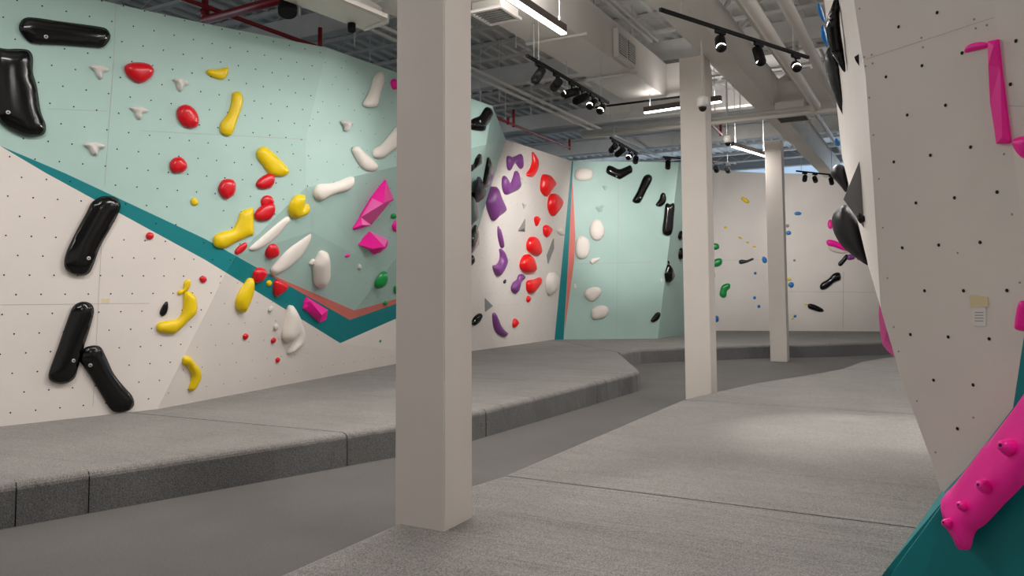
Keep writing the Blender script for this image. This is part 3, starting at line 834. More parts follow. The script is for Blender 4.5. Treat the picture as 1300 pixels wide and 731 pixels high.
track((1011, 217), (1062, 222.5), 4.5, 'black lighting track nearest the far white wall, right of the farthest column', [
    (.2, AR(1010, 300), False, 'left spotlight of the far right track', 350, 70),
    (.45, AR(1060, 300), False, 'middle spotlight of the far right track', 350, 70),
    (.86, AR(1080, 330), False, 'right spotlight of the far right track, beside the black hold', 0, 60)], 'far')
# paper note taped to the right wall
def decal(name, pts, mt, offv=.002, parent=None):
    h = cast(*[sum(q[i] for q in pts)/len(pts) for i in (0, 1)]); pl = Plane(h[1], h[2])
    return prism(name, [pl.hit(x, y, .0005) for x, y in pts], h[2]*offv, mt)
nt_ = decal('paper_note', [(1235, 390), (1252, 390), (1252, 414), (1235, 414)], M['paper']); tag(nt_, 'small paper note taped to the near right wall', 'note')
o = decal('tape', [(1231, 374), (1254, 377), (1255, 389), (1233, 391)], M['tape'], .003); o.parent = nt_
for k in range(4):
    o = decal('printed_line', [(1238, 396+k*3.6), (1249, 396+k*3.6), (1249, 396.9+k*3.6), (1238, 396.9+k*3.6)], M['greyh'], .0025); o.parent = nt_
o = decal('wall_sticker', [(129, 379), (139, 379), (139, 384), (129, 384)], M['tape']); tag(o, 'small strip of yellowed tape on the near white wall', 'tape')
# ------------------------------------------------------------------ climbing holds
CR = {'c1': (0, 0, 2.708), 'c2': (240, 0, 2.707), 'c3': (0, 220, 2.284), 'c4': (180, 200, 2.436), 'c5': (590, 120, 2.214), 'c6': (700, 190, 2.922),
      'c7': (890, 170, 2.438), 'd1': (820, 0, 3.046), 'd2': (1020, 0, 3.046), 'd3': (1020, 200, 2.611), 'd4': (1080, 460, 2.695), 'g1': (270, 200, 6.092),
      'g2': (380, 200, 5.623), 'g3': (280, 310, 6.092), 'g4': (380, 310, 5.223), 'g5': (170, 330, 3.847), 'g6': (400, 60, 4.573), 'g7': (590, 120, 4.3),
      'g8': (590, 260, 3.85), 'h1': (630, 180, 5.62), 'h2': (620, 300, 5.22), 'h3': (720, 190, 5.62), 'h4': (710, 310, 5.625), 'h5': (900, 220, 3.655),
      'h6': (990, 220, 3.657), 'h7': (1020, 0, 5.62), 'h8': (1030, 180, 4.3), 'px': (0, 0, 1)}
def topx(cr, pts):
    x0, y0, s = CR[cr]; return [(x0+p[0]/s, y0+p[1]/s) for p in pts]
def closed_smooth(P, n=4):
    out = []; N_ = len(P)
    for i in range(N_):
        p0, p1, p2, p3 = P[i-1], P[i], P[(i+1) % N_], P[(i+2) % N_]
        for k in range(n):
            s = k/n
            out.append(tuple(.5*((2*p1[j])+(p2[j]-p0[j])*s+(2*p0[j]-5*p1[j]+4*p2[j]-p3[j])*s*s+(3*p1[j]-p0[j]-3*p2[j]+p3[j])*s**3) for j in (0, 1)))
    return out
def inside(p, P):
    c = False; j = len(P)-1
    for i in range(len(P)):
        if (P[i][1] > p[1]) != (P[j][1] > p[1]) and p[0] < (P[j][0]-P[i][0])*(p[1]-P[i][1])/(P[j][1]-P[i][1])+P[i][0]: c = not c
        j = i
    return c
def bdist(p, P):
    best = 1e9
    for i in range(len(P)):
        a = P[i-1]; b = P[i]; dx = b[0]-a[0]; dy = b[1]-a[1]; L = dx*dx+dy*dy
        s = 0 if L == 0 else max(0, min(1, ((p[0]-a[0])*dx+(p[1]-a[1])*dy)/L))
        e_ = math.hypot(p[0]-a[0]-dx*s, p[1]-a[1]-dy*s)
        if e_ < best: best = e_
    return best
def frame(cen, plane):
    h = None
    if plane is None:
        h = cast(*cen)
        plane = Plane(h[1], h[2]) if h else None
    if plane is None: raise RuntimeError('no wall at %r' % (cen,))
    return plane
def hold(cr, pts, mt, label, h=.5, p=2.2, sharp=False, apex=None, bolts=(), name='climbing_hold', plane=None, cen=None, group=None, res=9, lift=.35, lumps=.0):
    """a hold modelled over its outline: h is its height as a share of its half width; apex lists (x,y,height share) for faceted ones"""
    P = topx(cr, pts)
    if not sharp: P = closed_smooth(P, 4)
    if cen: c = topx(cr, [cen])[0]
    else: c = (sum(q[0] for q in P)/len(P), sum(q[1] for q in P)/len(P))
    pl = frame(c, plane)
    n = pl.n; o3 = pl.hit(*c)
    u = Vector((0, 0, 1)).cross(n).normalized(); v = n.cross(u)
    loc = lambda w_: ((w_-o3).dot(u), (w_-o3).dot(v))
    flat = [loc(pl.hit(*q)) for q in P]
    xs = [q[0] for q in flat]; ys = [q[1] for q in flat]
    ext = max(max(xs)-min(xs), max(ys)-min(ys))
    # inner grid
    stp = ext/(res*2.0)
    grid = []
    y = min(ys)
    row = 0
    while y < max(ys):
        x = min(xs)+(stp/2 if row % 2 else 0)
        while x < max(xs):
            if inside((x, y), flat): grid.append((x, y))
            x += stp
        y += stp*.87; row += 1
    D_ = [(g_, bdist(g_, flat)) for g_ in grid]
    wmax = max([d for _, d in D_]+[stp*.3])
    Hh = h*wmax
    lift_v = Hh*lift
    # silhouette is reached some way off the wall: trace the outline on a plane lifted by lift_v
    flat = [loc(pl.hit(q[0], q[1], lift_v)) for q in P]
    seedv = random.uniform(0, 50)
    if apex is not None:
        A_ = [(loc(pl.hit(q[0], q[1], q2*wmax)), q2*wmax) for q, q2 in zip(topx(cr, [(a[0], a[1]) for a in apex]), [a[2] for a in apex])]
        V2 = [Vector(q) for q in flat]+[Vector(a[0]) for a in A_]; hs = [None]*len(flat)+[a[1] for a in A_]
    else:
        V2 = [Vector(q) for q in flat]; hs = [None]*len(flat)
        ringd = []
        cl = [(gp, d) for gp, d in ((g_, bdist(g_, flat)) for g_ in grid) if d > stp*.45 and inside(gp, flat)]
        for gp, d in cl:
            s = min(1, d/(wmax*.92))
            hh = Hh*(1-(1-s)**p)**(1/p)
            if lumps: hh *= 1+lumps*math.sin(gp[0]*22/ext*.5+seedv)*math.cos(gp[1]*17/ext*.5+seedv)
            V2.append(Vector(gp)); hs.append(hh)
        # a tight inner ring gives the rounded shoulder
        cx_ = sum(q[0] for q in flat)/len(flat); cy_ = sum(q[1] for q in flat)/len(flat)
    nb = len(flat)
    res_ = delaunay_2d_cdt(V2, [(i, (i+1) % nb) for i in range(nb)], [list(range(nb))], 1, 1e-6)
    vv, _, ff, ov = res_[0], res_[1], res_[2], res_[3]
    V3 = []
    root = o3.copy()
    border = {}
    for i, q in enumerate(vv):
        src = ov[i][0] if ov[i] else 0
        isb = any(k < nb for k in ov[i]) or not ov[i]
        hh = (lift_v*.9 if not sharp else lift_v) if isb else hs[src]
        if not isb: hh = max(hh, lift_v*1.0)
        if isb: border[i] = 1
        V3.append(u*q[0]+v*q[1]+n*hh)
    Fc = [tuple(f) for f in ff]
    # side wall to the climbing wall
    bmesh_ = bmesh.new()
    bv = [bmesh_.verts.new(q) for q in V3]
    for f in Fc:
        try: bmesh_.faces.new([bv[i] for i in f])
        except ValueError: pass
    for vtx in [x_ for x_ in bmesh_.verts if not x_.link_faces]: bmesh_.verts.remove(vtx)
    bed = [e_ for e_ in bmesh_.edges if len(e_.link_faces) == 1]
    ex = bmesh.ops.extrude_edge_only(bmesh_, edges=bed)
    for vtx in [x_ for x_ in ex['geom'] if isinstance(x_, bmesh.types.BMVert)]:
        vtx.co = vtx.co-n*(vtx.co.dot(n))-n*.002
        if not sharp: vtx.co = Vector(vtx.co)*.985
    bmesh.ops.recalc_face_normals(bmesh_, faces=bmesh_.faces)
    up_ = sum((f.normal.dot(n)*f.calc_area() for f in bmesh_.faces))
    if up_ < 0: bmesh.ops.reverse_faces(bmesh_, faces=bmesh_.faces)
    me = bpy.data.meshes.new(name); bmesh_.to_mesh(me); bmesh_.free()
    me.materials.append(M[mt])
    if not sharp: me.polygons.foreach_set('use_smooth', [True]*len(me.polygons))
    o = bpy.data.objects.new(name, me); o.location = root; C.objects.link(o)
    tag(o, label, 'climbing hold', group)
    for b in bolts:
        q = topx(cr, [b])[0]
        # find height of the hold at the bolt
        r0 = ray(*q); dl = r0.normalized()
        ok, lo_, no_, ix = o_ray(me, ORG-root, dl)
        if ok:
            b0 = root+lo_; rr = max(.012, min(.02, ext*.03))
            bo = tube('bolt', [b0-no_*.005, b0+no_*.004, b0+no_*.006], [rr, rr, rr*.8], M['bolt'], None, 12)
            adopt(o, bo)
            bi = tube('bolt_socket', [b0+no_*.0062, b0+no_*.0075], rr*.42, M['hole'], None, 6); adopt(o, bi)
            bi.parent = bo; bi.matrix_parent_inverse = Matrix.Identity(4)
    return o
from mathutils.bvhtree import BVHTree
def o_ray(me, org, d):
    bt = BVHTree.FromPolygons([v.co.copy() for v in me.vertices], [tuple(p.vertices) for p in me.polygons])
    l, nn, i, _ = bt.ray_cast(org, d)
    if l is None: return False, None, None, None
    if nn.dot(d) > 0: nn = -nn
    return True, l, nn, i
exec_holds = True
# --- black macro holds on the left
K = 'long glossy black holds on the left wall'
hold('c1', [(66, 85), (85, 62), (120, 60), (200, 72), (290, 84), (345, 92), (368, 100), (380, 122), (372, 145), (352, 163), (320, 162), (230, 155), (130, 150), (100, 142), (72, 112)], 'black', 'long glossy black hold lying level at the top left of the mint wall', .55, 2.4, bolts=[(158, 126)], lift=.5)
hold('c1', [(-20, 176), (30, 168), (80, 168), (104, 176), (114, 200), (114, 250), (128, 300), (140, 380), (158, 430), (150, 462), (110, 470), (70, 462), (20, 435), (-10, 400), (-25, 300)], 'black', 'broad glossy black hold cut by the left edge of the picture', .5, 2.4, bolts=[(28, 386)], lift=.4)
hold('c3', [(270, 82), (300, 66), (335, 70), (350, 90), (342, 120), (318, 165), (290, 215), (272, 265), (258, 290), (232, 296), (200, 286), (188, 265), (196, 225), (225, 165), (255, 110)], 'black', 'glossy black hold crossing the teal stripe, upper one of the long three', .6, 2.2, bolts=[(257, 246)], lift=.5)
hold('c3', [(215, 385), (240, 372), (264, 378), (273, 398), (264, 440), (245, 500), (228, 560), (215, 596), (185, 610), (155, 606), (142, 592), (150, 560), (172, 500), (196, 430)], 'black', 'glossy black hold on the white wall, leaning right above the mat', .6, 2.2, bolts=[(213, 543)], lift=.5)
hold('c3', [(240, 512), (262, 500), (290, 502), (306, 528), (330, 580), (360, 618), (384, 646), (389, 672), (372, 688), (342, 693), (322, 685), (300, 650), (270, 600), (242, 558), (232, 540)], 'black', 'glossy black hold leaning left with its foot on the mat', .6, 2.2, bolts=[(262, 556)], lift=.5)
hold('g5', [(132, 240), (150, 210), (164, 203), (168, 222), (164, 250), (152, 270), (138, 274), (127, 262)], 'black', 'small black hold left of the curved yellow hold', .8)
# --- small grey footholds
for pts_, lb in (([(308, 228), (325, 223), (352, 226), (373, 238), (368, 246), (354, 252), (353, 268), (345, 273), (334, 262), (325, 245)], 'small pale grey foothold, left one below the level black hold'),
                 ([(447, 370), (465, 365), (490, 368), (510, 380), (505, 386), (490, 390), (488, 405), (478, 411), (468, 400), (462, 385)], 'small pale grey foothold below the oval red hold'),
                 ([(595, 273), (615, 268), (635, 274), (649, 286), (643, 293), (630, 298), (627, 311), (618, 314), (610, 302), (605, 285)], 'small pale grey foothold right of the upper red holds'),
                 ([(288, 497), (308, 490), (335, 490), (360, 500), (356, 508), (340, 514), (336, 530), (322, 534), (312, 522), (302, 508)], 'small pale grey foothold just above the teal stripe')):
    hold('c1', pts_, 'paleh', lb, 1.0, 1.8, lumps=.2)
hold('g6', [(157, 432), (175, 424), (205, 430), (226, 444), (210, 456), (200, 478), (188, 488), (176, 482), (172, 460)], 'paleh', 'small pale grey foothold high on the mint wall, right of the fold', 1.0, 1.8, lumps=.2)
# --- red holds on the left wall
hold('c1', [(430, 228), (450, 216), (485, 214), (515, 221), (530, 240), (522, 262), (500, 280), (478, 285), (455, 274), (436, 254)], 'red', 'oval red hold at the top of the left wall', .75)
hold('c1', [(611, 378), (628, 361), (652, 362), (675, 383), (684, 408), (680, 432), (658, 441), (632, 432), (614, 408)], 'red', 'round red hold below the second pale foothold', .75)
hold('c1', [(586, 560), (600, 543), (622, 540), (640, 556), (644, 575), (628, 592), (600, 594), (588, 582)], 'red', 'small red hold with a ridge, left of the tilted red ones', .8)
hold('g1', [(52, 220), (80, 175), (125, 165), (165, 178), (180, 225), (168, 280), (135, 310), (108, 321), (70, 295), (50, 255)], 'red', 'round red hold alone left of the tilted yellow hold', .75)
hold('g1', [(338, 205), (362, 165), (410, 132), (455, 122), (480, 150), (478, 195), (450, 232), (400, 243), (358, 236)], 'red', 'red hold touching the big tilted yellow hold from below', .75)
hold('g1', [(378, 330), (395, 300), (430, 292), (460, 305), (476, 345), (450, 362), (400, 385), (380, 365)], 'red', 'small red hold on top of the larger red one', .75)
hold('g1', [(330, 430), (355, 395), (400, 360), (450, 346), (480, 365), (485, 410), (470, 450), (430, 485), (370, 492), (332, 470)], 'red', 'large red hold beside the yellow bent hold', .75)
hold('c4', [(288, 290), (300, 274), (322, 262), (326, 276), (312, 292), (294, 300)], 'red', 'slim red hold just above the teal stripe', .8)
hold('c4', [(384, 290), (396, 270), (412, 267), (425, 282), (422, 302), (402, 315), (386, 308)], 'red', 'round red hold between the two long white holds', .75)
hold('g3', [(258, 240), (275, 200), (310, 182), (345, 192), (360, 225), (340, 265), (312, 292), (280, 300), (260, 285)], 'red', 'upper red hold over the teal stripe', .75)
hold('g3', [(415, 330), (425, 290), (450, 275), (500, 295), (525, 325), (500, 360), (465, 392), (430, 404), (416, 370)], 'red', 'lower red hold over the teal stripe', .75)
hold('g5', [(321, 88), (335, 78), (352, 84), (356, 98), (345, 110), (328, 109)], 'red', 'tiny round red hold above the curved yellow hold', .8)
hold('c3', [(424, 178), (432, 171), (443, 174), (446, 184), (438, 192), (426, 190)], 'red', 'tiny red hold just under the teal stripe at the left', .8)
hold('c4', [(314, 552), (322, 544), (330, 548), (326, 560), (317, 563)], 'red', 'tiny red hold, first of the small dots under the stripe', .8)
hold('c4', [(401, 564), (409, 557), (415, 561), (411, 572), (403, 575)], 'red', 'tiny red hold left of the lowest white hold', .8)
hold('c4', [(415, 624), (422, 618), (428, 622), (424, 632), (417, 634)], 'red', 'lowest tiny red hold above the mat', .8)
# --- yellow holds on the left wall
hold('c2', [(60, 245), (70, 238), (100, 238), (120, 233), (134, 232), (135, 250), (125, 268), (108, 273), (80, 264), (64, 254)], 'yellow', 'small yellow crescent hold at the top of the mint wall', .8)
hold('c2', [(150, 325), (160, 315), (178, 318), (186, 345), (178, 380), (163, 420), (152, 455), (135, 468), (115, 460), (107, 442), (112, 420), (132, 395), (146, 360)], 'yellow', 'long upright yellow hold below the yellow crescent', .7)
hold('c2', [(234, 522), (246, 506), (266, 506), (295, 530), (325, 560), (344, 585), (335, 602), (305, 606), (278, 598), (258, 570), (238, 545)], 'yellow', 'big tilted yellow hold above the paired red holds', .65)
hold('g1', [(8, 625), (30, 595), (90, 570), (160, 550), (200, 480), (215, 430), (260, 400), (312, 390), (318, 440), (318, 585), (290, 605), (180, 655), (110, 695), (60, 702), (15, 680)], 'yellow', 'large bent yellow hold touching the teal stripe', .6, 2.0)
hold('g1', [(600, 380), (625, 330), (660, 295), (705, 290), (718, 305), (708, 350), (700, 385), (725, 360), (745, 365), (748, 410), (725, 440), (680, 465), (640, 475), (605, 455), (595, 420)], 'yellow', 'yellow hold with a notch at the corner of the bulge', .75)
hold('g5', [(246, 110), (262, 94), (276, 100), (277, 122), (264, 146), (240, 162), (222, 172), (213, 160), (222, 147), (240, 140)], 'yellow', 'small yellow hold on top of the curved one', .8)
hold('g5', [(245, 165), (265, 152), (288, 165), (304, 185), (310, 230), (304, 262), (270, 295), (235, 330), (200, 358), (150, 358), (120, 350), (110, 330), (122, 308), (160, 298), (205, 292), (230, 270), (243, 230)], 'yellow', 'large curved yellow hold on the white wall', .75)
hold('g5', [(243, 480), (258, 470), (278, 475), (300, 505), (325, 535), (330, 570), (315, 605), (295, 634), (280, 641), (271, 632), (280, 600), (285, 565), (265, 525), (243, 510)], 'yellow', 'banana-shaped yellow hold nearest the mat', .8)
hold('g3', [(200, 300), (220, 270), (240, 262), (258, 275), (260, 330), (248, 400), (215, 480), (190, 528), (160, 525), (135, 505), (128, 450), (140, 400), (170, 345)], 'yellow', 'upright yellow leaf-shaped hold at the lower edge of the teal stripe', .7)
hold('c4', [(153, 130), (162, 123), (174, 134), (173, 145), (160, 148), (153, 141)], 'yellow', 'tiny yellow hold left of the bent yellow hold', .8)
hold('g3', [(358, 295), (370, 280), (388, 280), (396, 297), (388, 318), (370, 326), (358, 315)], 'yellow', 'tiny yellow-green dot hold between two red holds', .8)
# --- white holds around the bulge
hold('g6', [(345, 180), (365, 148), (385, 137), (398, 150), (400, 200), (385, 250), (370, 310), (360, 342), (320, 350), (292, 342), (288, 325), (300, 300), (325, 250)], 'whiteh', 'tall white hold high on the wall beside the front column', .8)
hold('g6', [(222, 600), (230, 580), (255, 577), (290, 610), (330, 645), (362, 680), (364, 705), (345, 718), (305, 716), (275, 695), (245, 650)], 'whiteh', 'slanted white hold above the pink one', .7)
hold('g6', [(340, 610), (350, 590), (390, 565), (430, 520), (462, 480), (480, 470), (480, 570), (440, 610), (400, 640), (370, 645), (345, 635)], 'whiteh', 'white hold half hidden by the front column', .7)
hold('g2', [(108, 250), (120, 215), (150, 192), (230, 185), (290, 170), (350, 145), (385, 138), (395, 165), (385, 200), (345, 240), (280, 255), (215, 280), (175, 305), (140, 306), (115, 285)], 'whiteh', 'white wavy hold lying along the top of the bulge', .7)
hold('g1', [(285, 705), (320, 670), (400, 600), (480, 530), (540, 480), (580, 455), (600, 465), (598, 490), (560, 540), (500, 610), (440, 660), (380, 700), (330, 722), (295, 718)], 'whiteh', 'upper long white knife-shaped hold on the bulge', .5)
hold('c4', [(402, 345), (425, 315), (455, 280), (490, 250), (515, 230), (525, 232), (522, 255), (505, 290), (480, 320), (450, 345), (420, 362), (406, 362)], 'whiteh', 'lower long white knife-shaped hold on the bulge', .5)
hold('g4', [(105, 135), (130, 85), (150, 55), (175, 50), (197, 70), (203, 130), (203, 200), (190, 240), (165, 280), (148, 296), (125, 285), (110, 260), (105, 200)], 'whiteh', 'white shell-like hold in the middle of the bulge', 1.0, 2.0)
hold('g4', [(66, 130), (85, 104), (100, 100), (108, 112), (100, 130), (80, 140)], 'whiteh', 'small white hold next to the shell-like hold', .8)
hold('c4', [(440, 550), (450, 500), (458, 465), (468, 458), (480, 475), (490, 500), (486, 540), (472, 560), (456, 574), (446, 568)], 'whiteh', 'pointed white hold crossing the lower edge of the teal stripe', .9)
hold('c4', [(490, 500), (498, 520), (505, 545), (500, 575), (480, 595), (458, 608), (454, 602), (462, 585), (480, 565), (488, 535)], 'whiteh', 'white tail-shaped hold, lowest of the white ones', .9)
hold('g3', [(372, 505), (392, 478), (408, 485), (405, 505), (388, 525), (375, 524)], 'paleh', 'tiny pale hold, upper one below the teal stripe', .9)
hold('g3', [(415, 635), (430, 612), (446, 625), (444, 650), (428, 668), (415, 660)], 'paleh', 'tiny pale hold, lower one below the teal stripe', .9)
hold('g4', [(388, 158), (398, 135), (410, 140), (411, 158), (398, 166)], 'paleh', 'tiny pale hold under the blocky pink hold', .9)
# --- pink faceted holds
hold('g2', [(620, 162), (676, 303), (650, 318), (590, 390), (515, 482), (395, 518), (385, 505), (440, 425), (520, 290)], 'pink', 'long faceted pink hold with a worn bright patch, high on the bulge', .5, sharp=True, apex=[(545, 300, 1.1), (600, 328, 1.2), (480, 400, .9), (450, 480, .5), (655, 300, .5)])
hold('g2', [(510, 532), (632, 585), (635, 612), (625, 640), (575, 680), (535, 692), (500, 662), (425, 622)], 'pink', 'blocky faceted pink hold below the long pink one', .7, sharp=True, apex=[(530, 555, .9), (610, 638, 1.3), (520, 650, 1.0)])
hold('g4', [(48, 350), (190, 435), (178, 500), (135, 518), (28, 425), (35, 385)], 'pink', 'square faceted pink hold on the teal stripe', .6, sharp=True, apex=[(75, 380, .9), (150, 470, 1.1), (60, 410, .6)])
hold('g4', [(305, 80), (318, 66), (333, 66), (334, 76), (318, 88)], 'pink', 'tiny pink foothold left of the green hold', .8)
hold('g2', [(665, 490), (680, 460), (692, 450), (700, 500), (692, 530), (672, 520)], 'pink', 'pink hold edge showing beside the front column', .8)
hold('px', [(497, 104), (501, 100), (506, 104), (506, 112), (500, 113)], 'pink', 'small pink-red hold at the top beside the front column', .8)
# --- green holds beside the front column
hold('g4', [(510, 265), (530, 225), (560, 190), (578, 186), (586, 205), (580, 240), (560, 275), (530, 295), (512, 290)], 'green', 'green ring-like hold left of the front column', .7)
hold('g2', [(655, 425), (662, 404), (685, 402), (695, 415), (685, 435), (662, 436)], 'green', 'small green hold above the pink edge by the front column', .8)
hold('g4', [(560, 390), (572, 376), (584, 380), (585, 398), (572, 406), (561, 402)], 'green', 'small green hold on the coral line', .8)
hold('g4', [(520, 638), (532, 624), (542, 630), (540, 650), (528, 658), (519, 652)], 'green', 'tiny green hold low on the white wall', .8)
hold('g4', [(628, 290), (636, 276), (645, 285), (645, 320), (636, 330), (629, 318)], 'green', 'dark green hold cut off by the front column', .8)
# --- black holds right of the front column
hold('g7', [(32, 150), (50, 130), (85, 115), (105, 85), (122, 68), (145, 78), (155, 105), (145, 135), (120, 175), (108, 198), (55, 196), (35, 185)], 'black', 'black bent hold highest beside the front column', .4, 2.3, bolts=[(85, 146)])
hold('g7', [(62, 350), (80, 326), (93, 332), (95, 372), (78, 390), (52, 410), (32, 424), (25, 415), (30, 392), (52, 380)], 'black', 'small curved black hold below the bent one', .4)
hold('g7', [(132, 345), (142, 355), (153, 400), (150, 430), (138, 470), (120, 505), (106, 512), (108, 470), (115, 430), (124, 385)], 'black', 'slim upright black hold at the edge of the mint facet', .4)
hold('g7', [(84, 450), (96, 470), (106, 515), (100, 550), (85, 575), (72, 590), (68, 560), (70, 510), (76, 470)], 'blackm', 'slim matt black hold left of the big purple one', .8)
hold('g7', [(2, 560), (20, 545), (50, 536), (62, 560), (66, 600), (76, 660), (60, 690), (30, 720), (5, 732), (-15, 700), (-18, 600)], 'black', 'large black hold beside the front column at mid height', .4)
hold('g8', [(50, 112), (62, 100), (65, 140), (62, 185), (45, 220), (20, 255), (8, 258), (8, 230), (20, 190), (35, 145)], 'black', 'long thin black hold under the large one', .4)
hold('g8', [(20, 260), (38, 244), (47, 262), (44, 285), (25, 305), (12, 312), (5, 295), (10, 270)], 'black', 'small black hold at the foot of the thin one', .8)
hold('g8', [(36, 575), (50, 548), (70, 532), (83, 532), (84, 548), (68, 578), (50, 590), (38, 586)], 'black', 'small black hold left of the lowest purple hold', .8)
# --- purple holds
hold('h1', [(82, 110), (95, 100), (118, 108), (150, 98), (178, 86), (188, 110), (192, 165), (182, 194), (165, 180), (140, 150), (115, 180), (100, 206), (86, 190), (80, 150)], 'purple', 'bow-shaped purple hold at the top of the white wall', .7)
hold('h1', [(50, 260), (65, 242), (85, 265), (105, 300), (125, 260), (138, 215), (152, 208), (165, 240), (175, 310), (160, 340), (120, 362), (80, 378), (62, 365), (48, 320)], 'purple', 'notched purple hold below the bow-shaped one', .65)
hold('g7', [(148, 510), (165, 502), (182, 510), (200, 560), (222, 610), (222, 640), (190, 665), (165, 690), (150, 672), (130, 610), (130, 570)], 'purple', 'largest purple hold, at the mint facet edge', .65)
hold('g8', [(165, 105), (173, 118), (185, 160), (190, 195), (186, 212), (176, 200), (165, 150)], 'purple', 'thin purple blade hold', 1.1)
hold('g8', [(175, 215), (192, 225), (207, 262), (205, 290), (190, 325), (172, 348), (155, 340), (142, 300), (160, 292), (175, 270), (178, 240)], 'purple', 'hook-shaped purple hold in the middle', .75)
hold('h2', [(158, 335), (172, 305), (195, 285), (208, 255), (232, 250), (243, 272), (232, 290), (214, 300), (208, 335), (195, 370), (178, 376), (160, 360)], 'purple', 'purple bone-shaped hold touching the red ones', .75)
hold('h2', [(32, 515), (48, 509), (62, 535), (85, 590), (112, 625), (130, 640), (122, 660), (100, 664), (60, 640), (38, 590)], 'purple', 'lowest purple hold, curved above the mat', .75)
# --- red holds of the far left wall
F_ = 'red holds on the far left wall'
hold('h1', [(262, 75), (275, 85), (295, 120), (300, 165), (290, 210), (268, 245), (245, 250), (222, 240), (226, 222), (248, 190), (262, 140)], 'redb', 'curved red hold at the top of the far white wall', .7)
hold('h1', [(328, 290), (335, 250), (350, 231), (395, 245), (425, 285), (425, 310), (395, 350), (370, 388), (345, 378), (326, 340)], 'redb', 'upper one of the two large red holds near the wall corner', .6)
hold('h1', [(385, 400), (405, 370), (440, 375), (468, 405), (473, 440), (450, 490), (415, 530), (392, 510), (378, 460)], 'redb', 'lower one of the two large red holds near the wall corner', .6)
hold('h1', [(276, 545), (292, 530), (310, 540), (312, 555), (300, 585), (290, 602), (280, 580)], 'redb', 'small red hold above the stacked pair', .8)
hold('h1', [(343, 610), (362, 592), (390, 608), (397, 632), (380, 665), (365, 680), (346, 660)], 'redb', 'medium red hold right of the small one', .8)
hold('h2', [(264, 40), (285, 5), (315, 5), (335, 25), (350, 80), (345, 118), (325, 128), (290, 110), (265, 85)], 'redb', 'upper red hold of the stacked pair', .7)
hold('h2', [(220, 175), (240, 130), (270, 118), (298, 140), (315, 195), (312, 230), (285, 244), (245, 238), (222, 212)], 'redb', 'lower red hold of the stacked pair', .7)
hold('h2', [(258, 310), (275, 290), (310, 285), (345, 272), (352, 292), (335, 335), (305, 370), (285, 380), (262, 360)], 'redb', 'red hold with a flat top below the stacked pair', .7)
hold('h2', [(255, 412), (265, 395), (278, 400), (280, 420), (266, 437), (256, 428)], 'redb', 'tiny red hold below the flat-topped one', .8)
hold('h2', [(164, 580), (175, 545), (190, 550), (202, 572), (190, 592), (170, 606)], 'redb', 'small red hold nearest the mat on the far left wall', .8)
# --- grey triangles and white discs there
hold('h1', [(185, 435), (222, 445), (197, 478)], 'paleh', 'pale upper triangular volume on the far left wall', .5, sharp=True, apex=[(200, 448, .9)])
hold('h1', [(208, 550), (205, 640), (158, 636)], 'greyh', 'grey upright triangular volume', .5, sharp=True, apex=[(196, 618, 1.2)])
hold('h2', [(434, 15), (436, 80), (398, 182), (390, 125)], 'greyh', 'tall thin grey triangular volume near the corner', .5, sharp=True, apex=[(420, 80, 1.0)])
hold('g8', [(100, 456), (138, 494), (101, 523)], 'volgrey', 'small grey triangle left of the lowest purple hold', .4, sharp=True, apex=[(110, 492, .9)])
hold('h1', [(440, 625), (470, 615), (488, 650), (475, 668), (452, 660), (438, 640)], 'whiteh', 'small white hold at the corner above the white disc', .8)
hold('h2', [(392, 300), (410, 250), (435, 240), (460, 265), (462, 320), (440, 370), (412, 390), (396, 360)], 'whiteh', 'white disc hold on the far left wall beside the teal strip', .6)
hold('h1', [(172, 262), (190, 258), (196, 278), (182, 306), (176, 300)], 'paleh', 'small pale lilac hold behind the notched purple one', .5)
hold('g8', [(190, 375), (196, 366), (202, 366), (200, 382), (192, 384)], 'blackm', 'tiny dark hold low on the far left wall', .8)
# --- mint back wall
hold('h3', [(55, 175), (65, 145), (100, 128), (150, 130), (182, 150), (188, 180), (170, 212), (120, 222), (75, 215), (58, 200)], 'whiteh', 'level oval white hold at the top left of the mint back wall', .6)
hold('h3', [(162, 575), (175, 520), (205, 497), (240, 510), (265, 560), (262, 610), (235, 642), (205, 646), (175, 625)], 'whiteh', 'upright oval white hold, right one of the middle pair', .6)
hold('c6', [(90, 350), (98, 328), (115, 320), (138, 335), (143, 365), (135, 395), (115, 406), (98, 400), (90, 380)], 'whiteh', 'upright oval white hold, left one of the middle pair', .6)
hold('h4', [(178, 355), (195, 325), (240, 306), (285, 310), (301, 335), (290, 365), (255, 400), (230, 408), (195, 390)], 'whiteh', 'upper one of the two lowest white holds', .65)
hold('h4', [(228, 490), (240, 460), (280, 438), (330, 440), (353, 465), (348, 495), (320, 525), (260, 537), (235, 525)], 'whiteh', 'lowest white hold on the mint back wall', .65)
hold('h4', [(218, 118), (235, 102), (275, 98), (290, 96), (280, 115), (255, 130), (235, 142), (222, 132)], 'whiteh', 'small white hold below the middle pair', .7)
hold('h3', [(200, 412), (225, 400), (260, 395), (285, 410), (285, 430), (250, 440), (225, 445)], 'mint', 'mint painted volume above the middle pair', .5, sharp=True, apex=[(235, 418, .9)])
hold('h3', [(248, 262), (265, 255), (290, 265), (285, 285), (268, 288)], 'mint', 'small mint painted volume below the black chevron', .5, sharp=True, apex=[(268, 268, .9)])
hold('h4', [(102, 290), (112, 280), (122, 300), (120, 316), (104, 316)], 'whiteh', 'tiny white hold beside the coral strip', .7)
hold('h4', [(727, 250), (736, 242), (741, 262), (734, 272), (727, 265)], 'whiteh', 'tiny white hold at the right edge of the mint wall', .7)
hold('h3', [(285, 125), (298, 113), (325, 118), (372, 138), (420, 122), (450, 110), (465, 130), (464, 160), (440, 175), (400, 200), (375, 211), (345, 198), (300, 178), (280, 160)], 'black', 'black chevron hold at the top of the mint back wall', .6, bolts=[(352, 190)])
